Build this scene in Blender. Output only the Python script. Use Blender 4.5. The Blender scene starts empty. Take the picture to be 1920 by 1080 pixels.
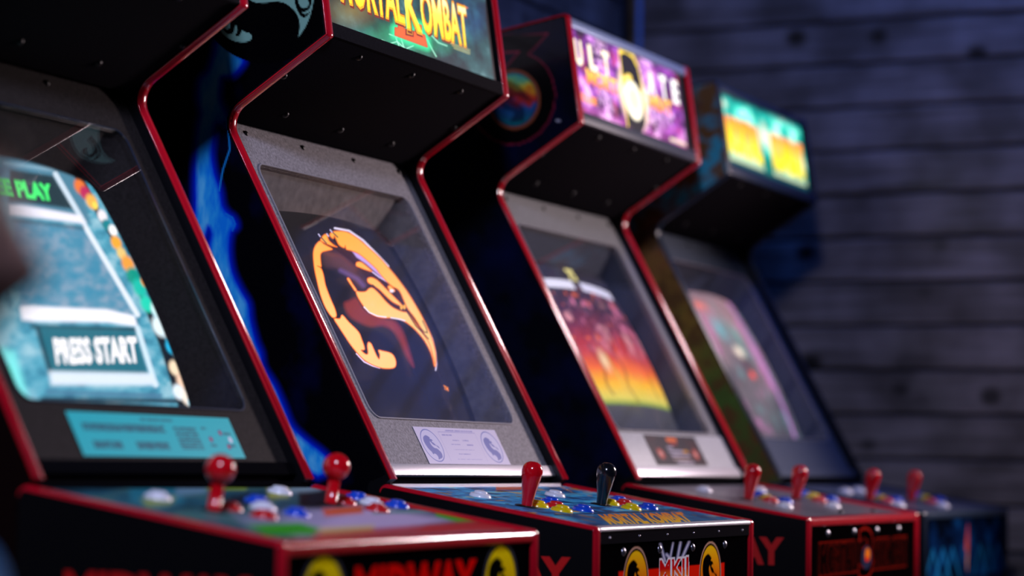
import bpy, bmesh, math, random
import numpy as np
from mathutils import Matrix, Vector

random.seed(4); np.random.seed(4)
scene = bpy.context.scene
COL = scene.collection

# ------------------------------------------------------------------ camera
FPX, EYE, CX, CY = 4533.0, 1.07, 960.0, 540.0
_w = np.array([3035.0-CX, 900.0-CY, FPX]); _w /= np.linalg.norm(_w)
_up = np.array([.0175, -1, (360.0-.0175*2075)/FPX]); _up /= np.linalg.norm(_up)
_w -= _up*(_w@_up); _w /= np.linalg.norm(_w)
_b = np.cross(_up, _w)
R = np.array([_w, _b, _up])                      # world = R @ camera axes (right, down, forward)
cam = bpy.data.objects.new('camera', bpy.data.cameras.new('camera'))
COL.objects.link(cam)
r_, u_, k_ = R@np.array([1, 0, 0]), R@np.array([0, -1, 0]), R@np.array([0, 0, -1])
cam.matrix_world = Matrix(((r_[0], u_[0], k_[0], 0), (r_[1], u_[1], k_[1], 0), (r_[2], u_[2], k_[2], EYE), (0, 0, 0, 1)))
cam.data.sensor_width = 36.0
cam.data.lens = 85.0
cam.data.clip_start = .05
cam.data.dof.use_dof = True
cam.data.dof.focus_distance = 3.62
cam.data.dof.aperture_fstop = 2.1
scene.camera = cam

# ------------------------------------------------------------------ world, lamps, exposure
scene.view_settings.view_transform = 'Standard'
scene.view_settings.look = 'None'
scene.view_settings.exposure = 0.0
scene.view_settings.gamma = 1.0
scene.view_settings.use_curve_mapping = False
wd = bpy.data.worlds.new('dark_room'); scene.world = wd; wd.use_nodes = True
wd.node_tree.nodes['Background'].inputs[0].default_value = (0, 0, 0, 1)
wd.node_tree.nodes['Background'].inputs[1].default_value = 0.0


def area(name, loc, target, size, power, color, spread=180, sy=None):
    l = bpy.data.lights.new(name, 'AREA'); l.energy = power; l.color = color
    l.size = size; l.spread = math.radians(spread)
    if sy:
        l.shape = 'RECTANGLE'; l.size_y = sy
    o = bpy.data.objects.new(name, l); COL.objects.link(o)
    o.location = loc
    o.rotation_euler = (Vector(target)-Vector(loc)).to_track_quat('-Z', 'Y').to_euler()
    return o


# pale pink lamp on the end wall, right of the picture: the highlights on rails, edge strips and the right of each joystick
area('wall_lamp_right_offscreen', (5.70, .25, 1.80), (3.1, 1.6, 1.2), .30, 17, (1.0, .80, .84), 95, .60)
# violet ceiling lamp above and behind the photographer: the highlights on top of the joysticks, the lit cabinet sides
area('ceiling_lamp_violet_offscreen', (.72, .42, 2.80), (2.9, 1.6, 1.25), .25, 17, (.62, .66, 1.0), 95)
# blue ceiling lamp that washes the top of the plank wall and the conduit
area('ceiling_lamp_blue_offscreen', (4.9, .9, 2.80), (5.9, 1.9, 2.15), .15, 9, (.03, .15, 1.0), 150)


# ------------------------------------------------------------------ helpers
def lin(c):
    c = np.asarray(c, float)/255
    return np.where(c <= .04045, c/12.92, ((c+.055)/1.055)**2.4)


def project(P):
    c = (P-np.array([0, 0, EYE]))@R
    return CX+FPX*c[:, 0]/c[:, 2], CY+FPX*c[:, 1]/c[:, 2]


def pix_on_line(p, P0, tv, off):
    """pixel -> (x, distance along tv) on the sloped plane through P0=(y,z), tv in the yz plane, off = inward offset"""
    n = (tv[1], -tv[0])
    v = R@np.array([p[0]-CX, p[1]-CY, FPX])
    k = (off+P0[0]*n[0]+P0[1]*n[1]-n[1]*EYE)/(v[1]*n[0]+v[2]*n[1])
    q = v*k
    return q[0], (q[1]-P0[0])*tv[0]+(q[2]+EYE-P0[1])*tv[1]


def pix_on_x(p, X):
    v = R@np.array([p[0]-CX, p[1]-CY, FPX]); q = v*X/v[0]
    return np.array([X, q[1], q[2]+EYE])


def mat(name, color=(.5, .5, .5), rough=.5, metal=0., spec=.5, coat=0., bump=None, emit=None, estr=0.):
    m = bpy.data.materials.new(name); m.use_nodes = True
    nt = m.node_tree; b = nt.nodes['Principled BSDF']
    b.inputs['Base Color'].default_value = (*color, 1)
    b.inputs['Roughness'].default_value = rough
    b.inputs['Metallic'].default_value = metal
    b.inputs['Specular IOR Level'].default_value = spec
    b.inputs['Coat Weight'].default_value = coat
    b.inputs['Coat Roughness'].default_value = .12
    if bump:
        scale, strength, cvar = bump
        tc = nt.nodes.new('ShaderNodeTexCoord'); nz = nt.nodes.new('ShaderNodeTexNoise')
        nz.inputs['Scale'].default_value = scale; nz.inputs['Detail'].default_value = 4
        bp = nt.nodes.new('ShaderNodeBump'); bp.inputs['Strength'].default_value = strength; bp.inputs['Distance'].default_value = .001
        nt.links.new(tc.outputs['Object'], nz.inputs['Vector'])
        nt.links.new(nz.outputs['Fac'], bp.inputs['Height']); nt.links.new(bp.outputs['Normal'], b.inputs['Normal'])
        if cvar:
            rp = nt.nodes.new('ShaderNodeValToRGB')
            rp.color_ramp.elements[0].position = .3; rp.color_ramp.elements[1].position = .7
            rp.color_ramp.elements[0].color = (*[c*(1-cvar) for c in color], 1)
            rp.color_ramp.elements[1].color = (*[min(1, c*(1+cvar)) for c in color], 1)
            nt.links.new(nz.outputs['Fac'], rp.inputs['Fac']); nt.links.new(rp.outputs['Color'], b.inputs['Base Color'])
    if emit:
        b.inputs['Emission Color'].default_value = (*emit, 1); b.inputs['Emission Strength'].default_value = estr
    return m


def print_mat(name, rough=.35, emit=0., coat=0., spec=.5, face=(.02, .02, .02)):
    """printed or lit artwork whose flat colours are stored on the mesh"""
    m = bpy.data.materials.new(name); m.use_nodes = True
    nt = m.node_tree; b = nt.nodes['Principled BSDF']
    a = nt.nodes.new('ShaderNodeVertexColor'); a.layer_name = 'print'
    b.inputs['Roughness'].default_value = rough; b.inputs['Coat Weight'].default_value = coat
    b.inputs['Specular IOR Level'].default_value = spec
    if emit:
        b.inputs['Base Color'].default_value = (*face, 1)
        nt.links.new(a.outputs['Color'], b.inputs['Emission Color']); b.inputs['Emission Strength'].default_value = emit
    else:
        nt.links.new(a.outputs['Color'], b.inputs['Base Color'])
    return m


def glass_mat(name, tint):
    m = bpy.data.materials.new(name); m.use_nodes = True
    nt = m.node_tree; nt.nodes.clear()
    o = nt.nodes.new('ShaderNodeOutputMaterial'); mx = nt.nodes.new('ShaderNodeMixShader')
    t = nt.nodes.new('ShaderNodeBsdfTransparent'); g = nt.nodes.new('ShaderNodeBsdfGlossy'); fr = nt.nodes.new('ShaderNodeFresnel')
    t.inputs['Color'].default_value = (*tint, 1); g.inputs['Roughness'].default_value = .015; fr.inputs['IOR'].default_value = 1.5
    gm = nt.nodes.new('ShaderNodeNewGeometry'); mr = nt.nodes.new('ShaderNodeMapRange')    # leaving the sheet bends back: 1/ior
    mr.inputs['To Min'].default_value = 1.5; mr.inputs['To Max'].default_value = 1/1.5
    nt.links.new(gm.outputs['Backfacing'], mr.inputs['Value']); nt.links.new(mr.outputs[0], fr.inputs['IOR'])
    nt.links.new(fr.outputs[0], mx.inputs[0]); nt.links.new(t.outputs[0], mx.inputs[1]); nt.links.new(g.outputs[0], mx.inputs[2])
    nt.links.new(mx.outputs[0], o.inputs['Surface'])
    return m


def rootloc(p):
    v = Vector((0, 0, 0))
    while p:
        v += p.location; p = p.parent
    return v


def mesh_obj(name, verts, faces, m, parent=None, smooth=False, label=None):
    me = bpy.data.meshes.new(name)
    o0 = rootloc(parent) if parent else Vector((0, 0, 0))
    me.from_pydata([(v[0]-o0.x, v[1]-o0.y, v[2]-o0.z) for v in verts], [], faces)
    bm = bmesh.new(); bm.from_mesh(me); bmesh.ops.recalc_face_normals(bm, faces=bm.faces); bm.to_mesh(me); bm.free()
    if smooth: me.shade_smooth()
    if m: me.materials.append(m)
    o = bpy.data.objects.new(name, me); COL.objects.link(o)
    if parent: o.parent = parent
    if label: o['label'] = label
    return o


def inst(name, me, loc, parent, rot=None, scale=None, label=None):
    o = bpy.data.objects.new(name, me); COL.objects.link(o)
    o.parent = parent
    if parent is not None: loc = Vector(loc)-rootloc(parent)
    o.location = loc
    if rot: o.rotation_euler = rot
    if scale: o.scale = scale
    if label: o['label'] = label
    return o


def tag(o, label, cat, group=None, kind=None):
    o['label'] = label; o['category'] = cat
    if group: o['group'] = group
    if kind: o['kind'] = kind


def box_vf(x0, x1, y0, y1, z0, z1):
    v = [(x, y, z) for x in (x0, x1) for y in (y0, y1) for z in (z0, z1)]
    f = [(0, 1, 3, 2), (4, 6, 7, 5), (0, 4, 5, 1), (2, 3, 7, 6), (0, 2, 6, 4), (1, 5, 7, 3)]
    return v, f


def box(name, x0, x1, y0, y1, z0, z1, m, parent, bevel=0.):
    v, f = box_vf(x0, x1, y0, y1, z0, z1)
    o = mesh_obj(name, v, f, m, parent)
    if bevel: bevel_me(o, bevel)
    return o


def bevel_me(o, w, seg=2):
    bm = bmesh.new(); bm.from_mesh(o.data)
    bmesh.ops.bevel(bm, geom=bm.edges[:], offset=w, segments=seg, profile=.5, affect='EDGES')
    bm.to_mesh(o.data); bm.free(); o.data.shade_smooth()
    try: o.data.set_sharp_from_angle(angle=math.radians(40))
    except Exception: pass


def prism(name, prof, x0, x1, m, parent, bevel=0.):
    """closed yz profile extruded along x"""
    n = len(prof)
    v = [(x0, y, z) for y, z in prof]+[(x1, y, z) for y, z in prof]
    f = [tuple(range(n)), tuple(range(2*n-1, n-1, -1))]+[(i, (i+1) % n, n+(i+1) % n, n+i) for i in range(n)]
    return mesh_obj(name, v, f, m, parent)


def slab(name, P0, tv, s0, s1, o0, o1, x0, x1, m, parent, bevel=0.):
    """box lying on the sloped plane: s along tv, o inward offset"""
    n = (tv[1], -tv[0])
    def P(s, o): return (P0[0]+tv[0]*s+n[0]*o, P0[1]+tv[1]*s+n[1]*o)
    ob = prism(name, [P(s0, o0), P(s1, o0), P(s1, o1), P(s0, o1)], x0, x1, m, parent)
    if bevel: bevel_me(ob, bevel)
    return ob


def fillet(pts, rad, closed=False, seg=7):
    out = []; n = len(pts)
    for i, p in enumerate(pts):
        p = np.array(p, float)
        if (not closed and i in (0, n-1)) or rad[i] <= 0:
            out.append(tuple(p)); continue
        a = np.array(pts[i-1], float); c = np.array(pts[(i+1) % n], float)
        d1 = (a-p)/np.linalg.norm(a-p); d2 = (c-p)/np.linalg.norm(c-p)
        ang = math.acos(max(-1, min(1, d1@d2))); L = rad[i]/math.tan(ang/2)
        A, C = p+d1*L, p+d2*L
        bis = (d1+d2)/np.linalg.norm(d1+d2); O = p+bis*rad[i]/math.sin(ang/2)
        a0 = math.atan2(*(A-O)[::-1]); a1 = math.atan2(*(C-O)[::-1])
        da = (a1-a0+math.pi) % (2*math.pi)-math.pi
        for k in range(seg+1):
            t = a0+da*k/seg; out.append((O[0]+rad[i]*math.cos(t), O[1]+rad[i]*math.sin(t)))
    return out


def moulding(name, path, xc, m, parent, hw=.0098, prot=.0058):
    """rounded plastic edge strip along a yz path; the path is the crown, outward = left of travel"""
    P = np.array(path); n = len(P)
    T = np.gradient(P, axis=0); T /= np.linalg.norm(T, axis=1)[:, None]
    N = np.stack([-T[:, 1], T[:, 0]], 1)
    cs = [(-hw, -prot), (-hw, -prot*.55)]+[(hw*math.sin(a), prot*(math.cos(a)-1)) for a in np.linspace(-1.25, 1.25, 7)]+[(hw, -prot*.55), (hw, -prot)]
    k = len(cs); v = []; f = []
    for i in range(n):
        for (dx, dn) in cs:
            v.append((xc+dx, P[i, 0]+N[i, 0]*dn, P[i, 1]+N[i, 1]*dn))
    for i in range(n-1):
        for j in range(k):
            j2 = (j+1) % k
            f.append((i*k+j, i*k+j2, (i+1)*k+j2, (i+1)*k+j))
    f.append(tuple(range(k))); f.append(tuple(range((n-1)*k, n*k)))
    return mesh_obj(name, v, f, m, parent, smooth=True)


def lathe_me(name, prof, m, seg=20):
    v = []; f = []; n = len(prof)
    for i in range(seg):
        a = 2*math.pi*i/seg
        for r, z in prof: v.append((r*math.cos(a), r*math.sin(a), z))
    for i in range(seg):
        for j in range(n-1):
            f.append((i*n+j, ((i+1) % seg)*n+j, ((i+1) % seg)*n+j+1, i*n+j+1))
    me = bpy.data.meshes.new(name); me.from_pydata(v, [], f)
    bm = bmesh.new(); bm.from_mesh(me); bmesh.ops.remove_doubles(bm, verts=bm.verts, dist=1e-5)
    bmesh.ops.recalc_face_normals(bm, faces=bm.faces); bm.to_mesh(me); bm.free()
    me.shade_smooth(); me.materials.append(m)
    return me


# ---- flat artwork: colours computed per vertex of a fine grid
def vnoise(x, y, seed=0):
    rng = np.random.RandomState(seed); L = rng.rand(64, 64)
    xi = np.floor(x).astype(int); yi = np.floor(y).astype(int); fx = x-xi; fy = y-yi
    fx = fx*fx*(3-2*fx); fy = fy*fy*(3-2*fy)
    g = lambda a, b: L[a % 64, b % 64]
    return (g(xi, yi)*(1-fx)+g(xi+1, yi)*fx)*(1-fy)+(g(xi, yi+1)*(1-fx)+g(xi+1, yi+1)*fx)*fy


def fbm(x, y, seed=0, oct=4):
    s = 0; a = .5
    for i in range(oct):
        s = s+a*vnoise(x, y, seed+i); x = x*2.03; y = y*2.03; a *= .5
    return s/(1-.5**oct)


def ramp(t, stops):
    xs = [s[0] for s in stops]; cs = np.array([lin(s[1]) for s in stops])
    return np.stack([np.interp(t, xs, cs[:, i]) for i in range(3)], 1)


def smoothpoly(pts, n=4):
    P = np.array(pts, float); N = len(P); out = []
    for i in range(N):
        p0, p1, p2, p3 = P[i-1], P[i], P[(i+1) % N], P[(i+2) % N]
        for k in range(n):
            t = k/n
            out.append(.5*((2*p1)+(-p0+p2)*t+(2*p0-5*p1+4*p2-p3)*t*t+(-p0+3*p1-3*p2+p3)*t**3))
    return np.array(out)


def seg_dist(x, y, a, b):
    ex, ey = b[0]-a[0], b[1]-a[1]
    t = np.clip(((x-a[0])*ex+(y-a[1])*ey)/(ex*ex+ey*ey+1e-12), 0, 1)
    return np.hypot(x-a[0]-t*ex, y-a[1]-t*ey)


class Art:
    def __init__(s, x, y, u, v):
        s.x, s.y, s.u, s.v = x, y, u, v
        s.rgb = np.zeros((len(x), 3))
    def sdf(s, poly, pad=40, X=None, Y=None):
        P = np.array(poly, float); x = s.x if X is None else X; y = s.y if Y is None else Y
        d = np.full(len(x), 1e6)
        m = (x > P[:, 0].min()-pad) & (x < P[:, 0].max()+pad) & (y > P[:, 1].min()-pad) & (y < P[:, 1].max()+pad)
        xx, yy = x[m], y[m]
        dm = np.full(len(xx), 1e6); ins = np.zeros(len(xx), bool)
        for i in range(len(P)):
            a, b = P[i-1], P[i]
            dm = np.minimum(dm, seg_dist(xx, yy, a, b))
            if a[1] != b[1]:
                c = (a[1] > yy) != (b[1] > yy)
                ins ^= c & (xx < (b[0]-a[0])*(yy-a[1])/(b[1]-a[1])+a[0])
        d[m] = np.where(ins, -dm, dm)
        return d
    def mix(s, a, col):
        col = lin(col) if not (isinstance(col, np.ndarray) and col.ndim == 2) else col
        a = np.clip(a, 0, 1)[:, None]; s.rgb = s.rgb*(1-a)+col*a
    def add(s, a, col): s.rgb = s.rgb+np.clip(a, 0, None)[:, None]*lin(col)
    def poly(s, P, col, soft=.7, alpha=1., grow=0., smooth=0):
        if smooth: P = smoothpoly(P, smooth)
        d = s.sdf(P, pad=grow+soft*3+4)-grow
        s.mix(alpha*np.clip(.5-d/(2*soft), 0, 1), col); return d
    def line(s, pts, wd, col, soft=.7, alpha=1.):
        d = np.full(len(s.x), 1e6)
        for a, b in zip(pts[:-1], pts[1:]): d = np.minimum(d, seg_dist(s.x, s.y, a, b))
        s.mix(alpha*np.clip(.5-(d-wd/2)/(2*soft), 0, 1), col)
    def ell(s, cx, cy, rx, ry, col, soft=.08, alpha=1., ang=0.):
        c, n = math.cos(ang), math.sin(ang); dx = s.x-cx; dy = s.y-cy
        q = np.hypot((dx*c+dy*n)/rx, (-dx*n+dy*c)/ry)
        s.mix(alpha*np.clip(.5-(q-1)/(2*soft), 0, 1), col); return q
    def text(s, body, bl, br, h, col, bold=.02, shear=0., alpha=1., X=None, Y=None):
        """raster lettering: bl, br = ends of the baseline, h = cap-height vector, all in the plane of X, Y"""
        T = text_tris(body, bold)
        mn, mx = T[:, :, 0].min(), T[:, :, 0].max(); ch = .70
        X = s.x if X is None else X; Y = s.y if Y is None else Y
        bl, br, h = np.array(bl, float), np.array(br, float), np.array(h, float)
        M = np.stack([(br-bl), h], 1); Mi = np.linalg.inv(M)
        dx, dy = X-bl[0], Y-bl[1]
        a = Mi[0, 0]*dx+Mi[0, 1]*dy; b = Mi[1, 0]*dx+Mi[1, 1]*dy
        tx = mn+a*(mx-mn); ty = b*ch
        sel = np.where((a > -.05) & (a < 1.05) & (b > -.3) & (b < 1.3))[0]
        qx, qy = tx[sel], ty[sel]; ins = np.zeros(len(sel), bool)
        for t in T:
            x0, x1 = t[:, 0].min(), t[:, 0].max(); k = np.where((qx >= x0) & (qx <= x1))[0]
            if not len(k): continue
            e = lambda p, q: (q[0]-p[0])*(qy[k]-p[1])-(q[1]-p[1])*(qx[k]-p[0])
            e0, e1, e2 = e(t[0], t[1]), e(t[1], t[2]), e(t[2], t[0])
            ins[k] |= ((e0 >= 0) & (e1 >= 0) & (e2 >= 0)) | ((e0 <= 0) & (e1 <= 0) & (e2 <= 0))
        al = np.zeros(len(X)); al[sel[ins]] = alpha
        if isinstance(col, list):
            s.mix(al, ramp(b, col))
        else: s.mix(al, col)
        return al


_tt = {}
def text_tris(body, bold):
    if (body, bold) in _tt: return _tt[(body, bold)]
    c = bpy.data.curves.new('tmp', 'FONT'); c.body = body; c.size = 1; c.offset = bold; c.resolution_u = 3
    o = bpy.data.objects.new('tmp', c); COL.objects.link(o)
    dg = bpy.context.evaluated_depsgraph_get(); me = o.evaluated_get(dg).to_mesh()
    me.calc_loop_triangles()
    co = np.array([v.co[:2] for v in me.vertices]); T = np.array([[co[i] for i in t.vertices] for t in me.loop_triangles])
    o.evaluated_get(dg).to_mesh_clear()
    bpy.data.objects.remove(o); bpy.data.curves.remove(c)
    _tt[(body, bold)] = T
    return T


def art_grid(name, P, nu, nv, func, m, parent, keep=None, label=None):
    """P(u,v)->world points; colours come from func(Art)"""
    uu, vv = np.meshgrid(np.linspace(0, 1, nu+1), np.linspace(0, 1, nv+1)); u = uu.ravel(); v = vv.ravel()
    W = P(u, v); px, py = project(W)
    A = Art(px, py, u, v); A.W = W; func(A)
    i = np.arange((nu+1)*(nv+1)).reshape(nv+1, nu+1)
    q = np.stack([i[:-1, :-1].ravel(), i[:-1, 1:].ravel(), i[1:, 1:].ravel(), i[1:, :-1].ravel()], 1)
    if keep is not None:
        kv = keep(W, u, v); q = q[kv[q].all(1)]
    o0 = np.array(rootloc(parent))
    me = bpy.data.meshes.new(name)
    me.vertices.add(len(W)); me.vertices.foreach_set('co', (W-o0).astype(np.float32).ravel())
    me.loops.add(q.size); me.loops.foreach_set('vertex_index', q.astype(np.int32).ravel())
    me.polygons.add(len(q)); me.polygons.foreach_set('loop_start', np.arange(0, q.size, 4, dtype=np.int32))
    me.update(calc_edges=True)
    ca = me.color_attributes.new('print', 'FLOAT_COLOR', 'POINT')
    ca.data.foreach_set('color', np.concatenate([np.clip(A.rgb, 0, 20), np.ones((len(W), 1))], 1).astype(np.float32).ravel())
    me.shade_smooth(); me.materials.append(m)
    o = bpy.data.objects.new(name, me); COL.objects.link(o); o.parent = parent
    if label: o['label'] = label
    return o


def plane_P(P0, tv, s0, s1, off, x0, x1):
    n = (tv[1], -tv[0])
    def P(u, v):
        s = s0+(s1-s0)*v
        return np.stack([x0+(x1-x0)*u, P0[0]+tv[0]*s+n[0]*off, P0[1]+tv[1]*s+n[1]*off], 1)
    return P


def text_decal(name, body, m, parent, origin, ex, ey, width, height, bold=.03, lift=(0, 0, 0), label=None):
    T = text_tris(body, bold); mn, mx = T[:, :, 0].min(), T[:, :, 0].max()
    ex, ey, origin = np.array(ex, float), np.array(ey, float), np.array(origin, float)+np.array(lift)
    v = []; f = []
    for t in T:
        k = len(v)
        for p in t: v.append(tuple(origin+ex*(p[0]-mn)/(mx-mn)*width+ey*p[1]/.70*height))
        f.append((k, k+1, k+2))
    return mesh_obj(name, v, f, m, parent, label=label)


# ------------------------------------------------------------------ the setting
WX, WY = 5.90, 2.372            # end wall plane, back wall plane
PITCH, ZG = .1112, 1.313        # plank pitch and one groove height


def plank_mat(name, c0, c1, seed, axis):
    m = bpy.data.materials.new(name); m.use_nodes = True
    nt = m.node_tree; b = nt.nodes['Principled BSDF']; L = nt.links.new; N = nt.nodes.new
    tc = N('ShaderNodeTexCoord'); oi = N('ShaderNodeObjectInfo')
    mp = N('ShaderNodeMapping'); mp.inputs['Scale'].default_value = (1, 1, 1)
    add = N('ShaderNodeVectorMath'); add.operation = 'ADD'
    cmb = N('ShaderNodeCombineXYZ'); mul = N('ShaderNodeMath'); mul.operation = 'MULTIPLY'; mul.inputs[1].default_value = 37.0
    L(oi.outputs['Random'], mul.inputs[0])
    for k in range(3): L(mul.outputs[0], cmb.inputs[k])
    L(tc.outputs['Object'], add.inputs[0]); L(cmb.outputs[0], add.inputs[1])
    g = N('ShaderNodeMapping'); g.inputs['Scale'].default_value = (2.0, 2.0, 40) if axis == 'y' else (2, 2, 40)
    L(add.outputs[0], g.inputs['Vector'])
    nz = N('ShaderNodeTexNoise'); nz.inputs['Scale'].default_value = 1.6; nz.inputs['Detail'].default_value = 6; nz.inputs['Distortion'].default_value = .6
    L(g.outputs[0], nz.inputs['Vector'])
    rp = N('ShaderNodeValToRGB'); rp.color_ramp.elements[0].color = (*c0, 1); rp.color_ramp.elements[1].color = (*c1, 1)
    rp.color_ramp.elements[0].position = .3; rp.color_ramp.elements[1].position = .72
    L(nz.outputs['Fac'], rp.inputs['Fac'])
    # broad pale and dark stretches
    nb = N('ShaderNodeTexNoise'); nb.inputs['Scale'].default_value = 5.5; nb.inputs['Detail'].default_value = 2
    L(add.outputs[0], nb.inputs['Vector'])
    rb = N('ShaderNodeValToRGB'); rb.color_ramp.elements[0].color = (.55, .52, .50, 1); rb.color_ramp.elements[1].color = (1.55, 1.5, 1.5, 1)
    rb.color_ramp.elements[0].position = .35; rb.color_ramp.elements[1].position = .66
    L(nb.outputs['Fac'], rb.inputs['Fac'])
    m1 = N('ShaderNodeMix'); m1.data_type = 'RGBA'; m1.blend_type = 'MULTIPLY'; m1.inputs['Factor'].default_value = 1
    L(rp.outputs['Color'], m1.inputs['A']); L(rb.outputs['Color'], m1.inputs['B'])
    # knots
    kz = N('ShaderNodeMapping'); kz.inputs['Scale'].default_value = (5.2, 5.2, 6.4)
    L(add.outputs[0], kz.inputs['Vector'])
    vo = N('ShaderNodeTexVoronoi'); vo.inputs['Scale'].default_value = 1.0; vo.inputs['Randomness'].default_value = 1
    vo.feature = 'F1'
    L(kz.outputs[0], vo.inputs['Vector'])
    kr = N('ShaderNodeValToRGB'); kr.color_ramp.elements[0].color = (.06, .05, .045, 1); kr.color_ramp.elements[1].color = (1, 1, 1, 1)
    kr.color_ramp.elements[0].position = .09; kr.color_ramp.elements[1].position = .19
    L(vo.outputs['Distance'], kr.inputs['Fac'])
    m2 = N('ShaderNodeMix'); m2.data_type = 'RGBA'; m2.blend_type = 'MULTIPLY'; m2.inputs['Factor'].default_value = 1
    L(m1.outputs['Result'], m2.inputs['A']); L(kr.outputs['Color'], m2.inputs['B'])
    L(m2.outputs['Result'], b.inputs['Base Color'])
    b.inputs['Roughness'].default_value = .42
    bp = N('ShaderNodeBump'); bp.inputs['Strength'].default_value = .35; bp.inputs['Distance'].default_value = .002
    L(nz.outputs['Fac'], bp.inputs['Height']); L(bp.outputs['Normal'], b.inputs['Normal'])
    return m


M_plank = plank_mat('varnished_pine', (.10, .075, .055), (.24, .19, .15), 1, 'y')
M_groove = mat('plank_backing', (.012, .010, .009), .8)
M_floor = mat('floor_vinyl', (.022, .021, .024), .35, bump=(9, .2, .3))

floor = box('floor', -2.5, WX+.1, -3.0, WY+.1, -.1, 0, M_floor, None); floor['kind'] = 'structure'
wr = box('wall_right', WX+.012, WX+.1, -3.0, WY+.1, 0, 2.9, M_groove, None); wr['kind'] = 'structure'
wb = box('wall_back', -2.5, WX+.012, WY+.012, WY+.1, 0, 2.9, M_groove, None); wb['kind'] = 'structure'


def plank_me(name, L, axis):
    h = PITCH-.007; t = .014; c = .004
    sec = [(-h/2, .0), (-h/2, -t+c), (-h/2+c, -t), (h/2-c, -t), (h/2, -t+c), (h/2, 0)]
    v = []; f = []; n = len(sec)
    for e in (-L/2, L/2):
        for z, o in sec: v.append((o, e, z) if axis == 'y' else (e, o, z))
    for i in range(n): f.append((i, (i+1) % n, n+(i+1) % n, n+i))
    f += [tuple(range(n)), tuple(range(n, 2*n))]
    me = bpy.data.meshes.new(name); me.from_pydata(v, [], f)
    bm = bmesh.new(); bm.from_mesh(me); bmesh.ops.recalc_face_normals(bm, faces=bm.faces); bm.to_mesh(me); bm.free()
    me.materials.append(M_plank)
    return me


pe = plank_me('plank', WY+3.0, 'y'); pb = plank_me('plank', WX+2.4, 'x')
k0 = -int(ZG/PITCH)
for k in range(k0, k0+26):
    zc = ZG+(k+.5)*PITCH
    if zc-PITCH/2 < 0 or zc > 2.85: continue
    inst('plank', pe, (WX+.012, (WY-3.0)/2, zc), wr)
    inst('plank', pb, ((WX-2.4)/2-.06, WY+.012, zc-.03), wb)

# ------------------------------------------------------------------ cabinet materials
M_black = mat('black_paint', (.0035, .0035, .0045), .35, spec=.2)
M_vinyl = mat('black_vinyl', (.010, .0092, .011), .8, spec=.0, bump=(900, .5, .2))
M_red = mat('red_edge_plastic', (.60, .005, .020), .20, coat=.9)
M_redbar = mat('red_painted_bar', (.56, .008, .014), .20, coat=.8)
M_bluebar = mat('dark_blue_bar', (.010, .028, .060), .35)
M_edgeblue = mat('dark_edge_plastic', (.012, .022, .045), .3, coat=.3)
M_gap = mat('matt_black', (.004, .004, .005), .8, spec=0.)
M_metal = mat('brushed_aluminium', (.72, .70, .74), .38, .55, bump=(300, .15, 0))
M_steel = mat('steel_bolt', (.42, .40, .45), .3, .9)
M_bolt = mat('black_bolt', (.008, .008, .009), .40, spec=.25)
M_shroud = mat('grey_shroud', (.20, .185, .18), .75, bump=(60, .3, .25))
M_glass = glass_mat('smoked_glass', (.955, .95, .955))
M_edge = mat('glass_edge', (.30, .29, .31), .3)
M_print = print_mat('printed_art', .8, spec=.0)
M_sideprint = print_mat('side_art_vinyl', .22, coat=.4)
M_card = print_mat('instruction_print', .35)
M_lit = print_mat('backlit_marquee', .3, emit=1.35)
M_crt = print_mat('tube_picture', .12, emit=1.6, face=(.06, .056, .054))
M_letter = mat('red_lettering', (.55, .006, .006), .45)
PL = {k: mat(k+'_button_plastic', c, .24, coat=.4) for k, c in dict(white=(.82, .82, .88), blue=(.008, .07, .62), red=(.60, .012, .016), yellow=(.80, .60, .004)).items()}
M_redstick = mat('red_joystick', (.62, .003, .010), .12, coat=.3)
M_blackstick = mat('black_joystick', (.006, .007, .010), .16, coat=.4)

# ------------------------------------------------------------------ cabinet profile in (y, z), common to the row
A_ = np.array([1.588, 1.043]); B_ = np.array([1.880, 1.574]); C_ = np.array([1.708, 1.686]); D_ = np.array([1.740, 1.893])
tb = (B_-A_)/np.linalg.norm(B_-A_)             # up the monitor slope
tsp = (C_-B_)/np.linalg.norm(C_-B_)            # out along the speaker panel
tm = (D_-C_)/np.linalg.norm(D_-C_)             # up the marquee
F_ = np.array([1.267, .981]); G_ = np.array([1.612, 1.035])
tcp = (G_-F_)/np.linalg.norm(G_-F_); LCP = np.linalg.norm(G_-F_)
CROWN = fillet([tuple(A_), tuple(B_), tuple(C_), tuple(D_), (2.26, 1.80)], [0, .030, .007, .012, 0])
TILT = math.atan2(tcp[1], tcp[0])
YB = 2.26
inset = lambda pts, d: pts

DIRT = {}


def rrect(hw, s0, s1, r, n=6):
    pts = []
    cs = [(hw-r, s1-r, 0), (-hw+r, s1-r, 90), (-hw+r, s0+r, 180), (hw-r, s0+r, 270)]
    for cx, cs_, a in cs:
        for k in range(n+1):
            t = math.radians(a+90*k/n); pts.append((cx+r*math.cos(t), cs_+r*math.sin(t)))
    return pts


def onslope(P0, tv, x, s, o):
    return (x, P0[0]+tv[0]*s+tv[1]*o, P0[1]+tv[1]*s-tv[0]*o)


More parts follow.
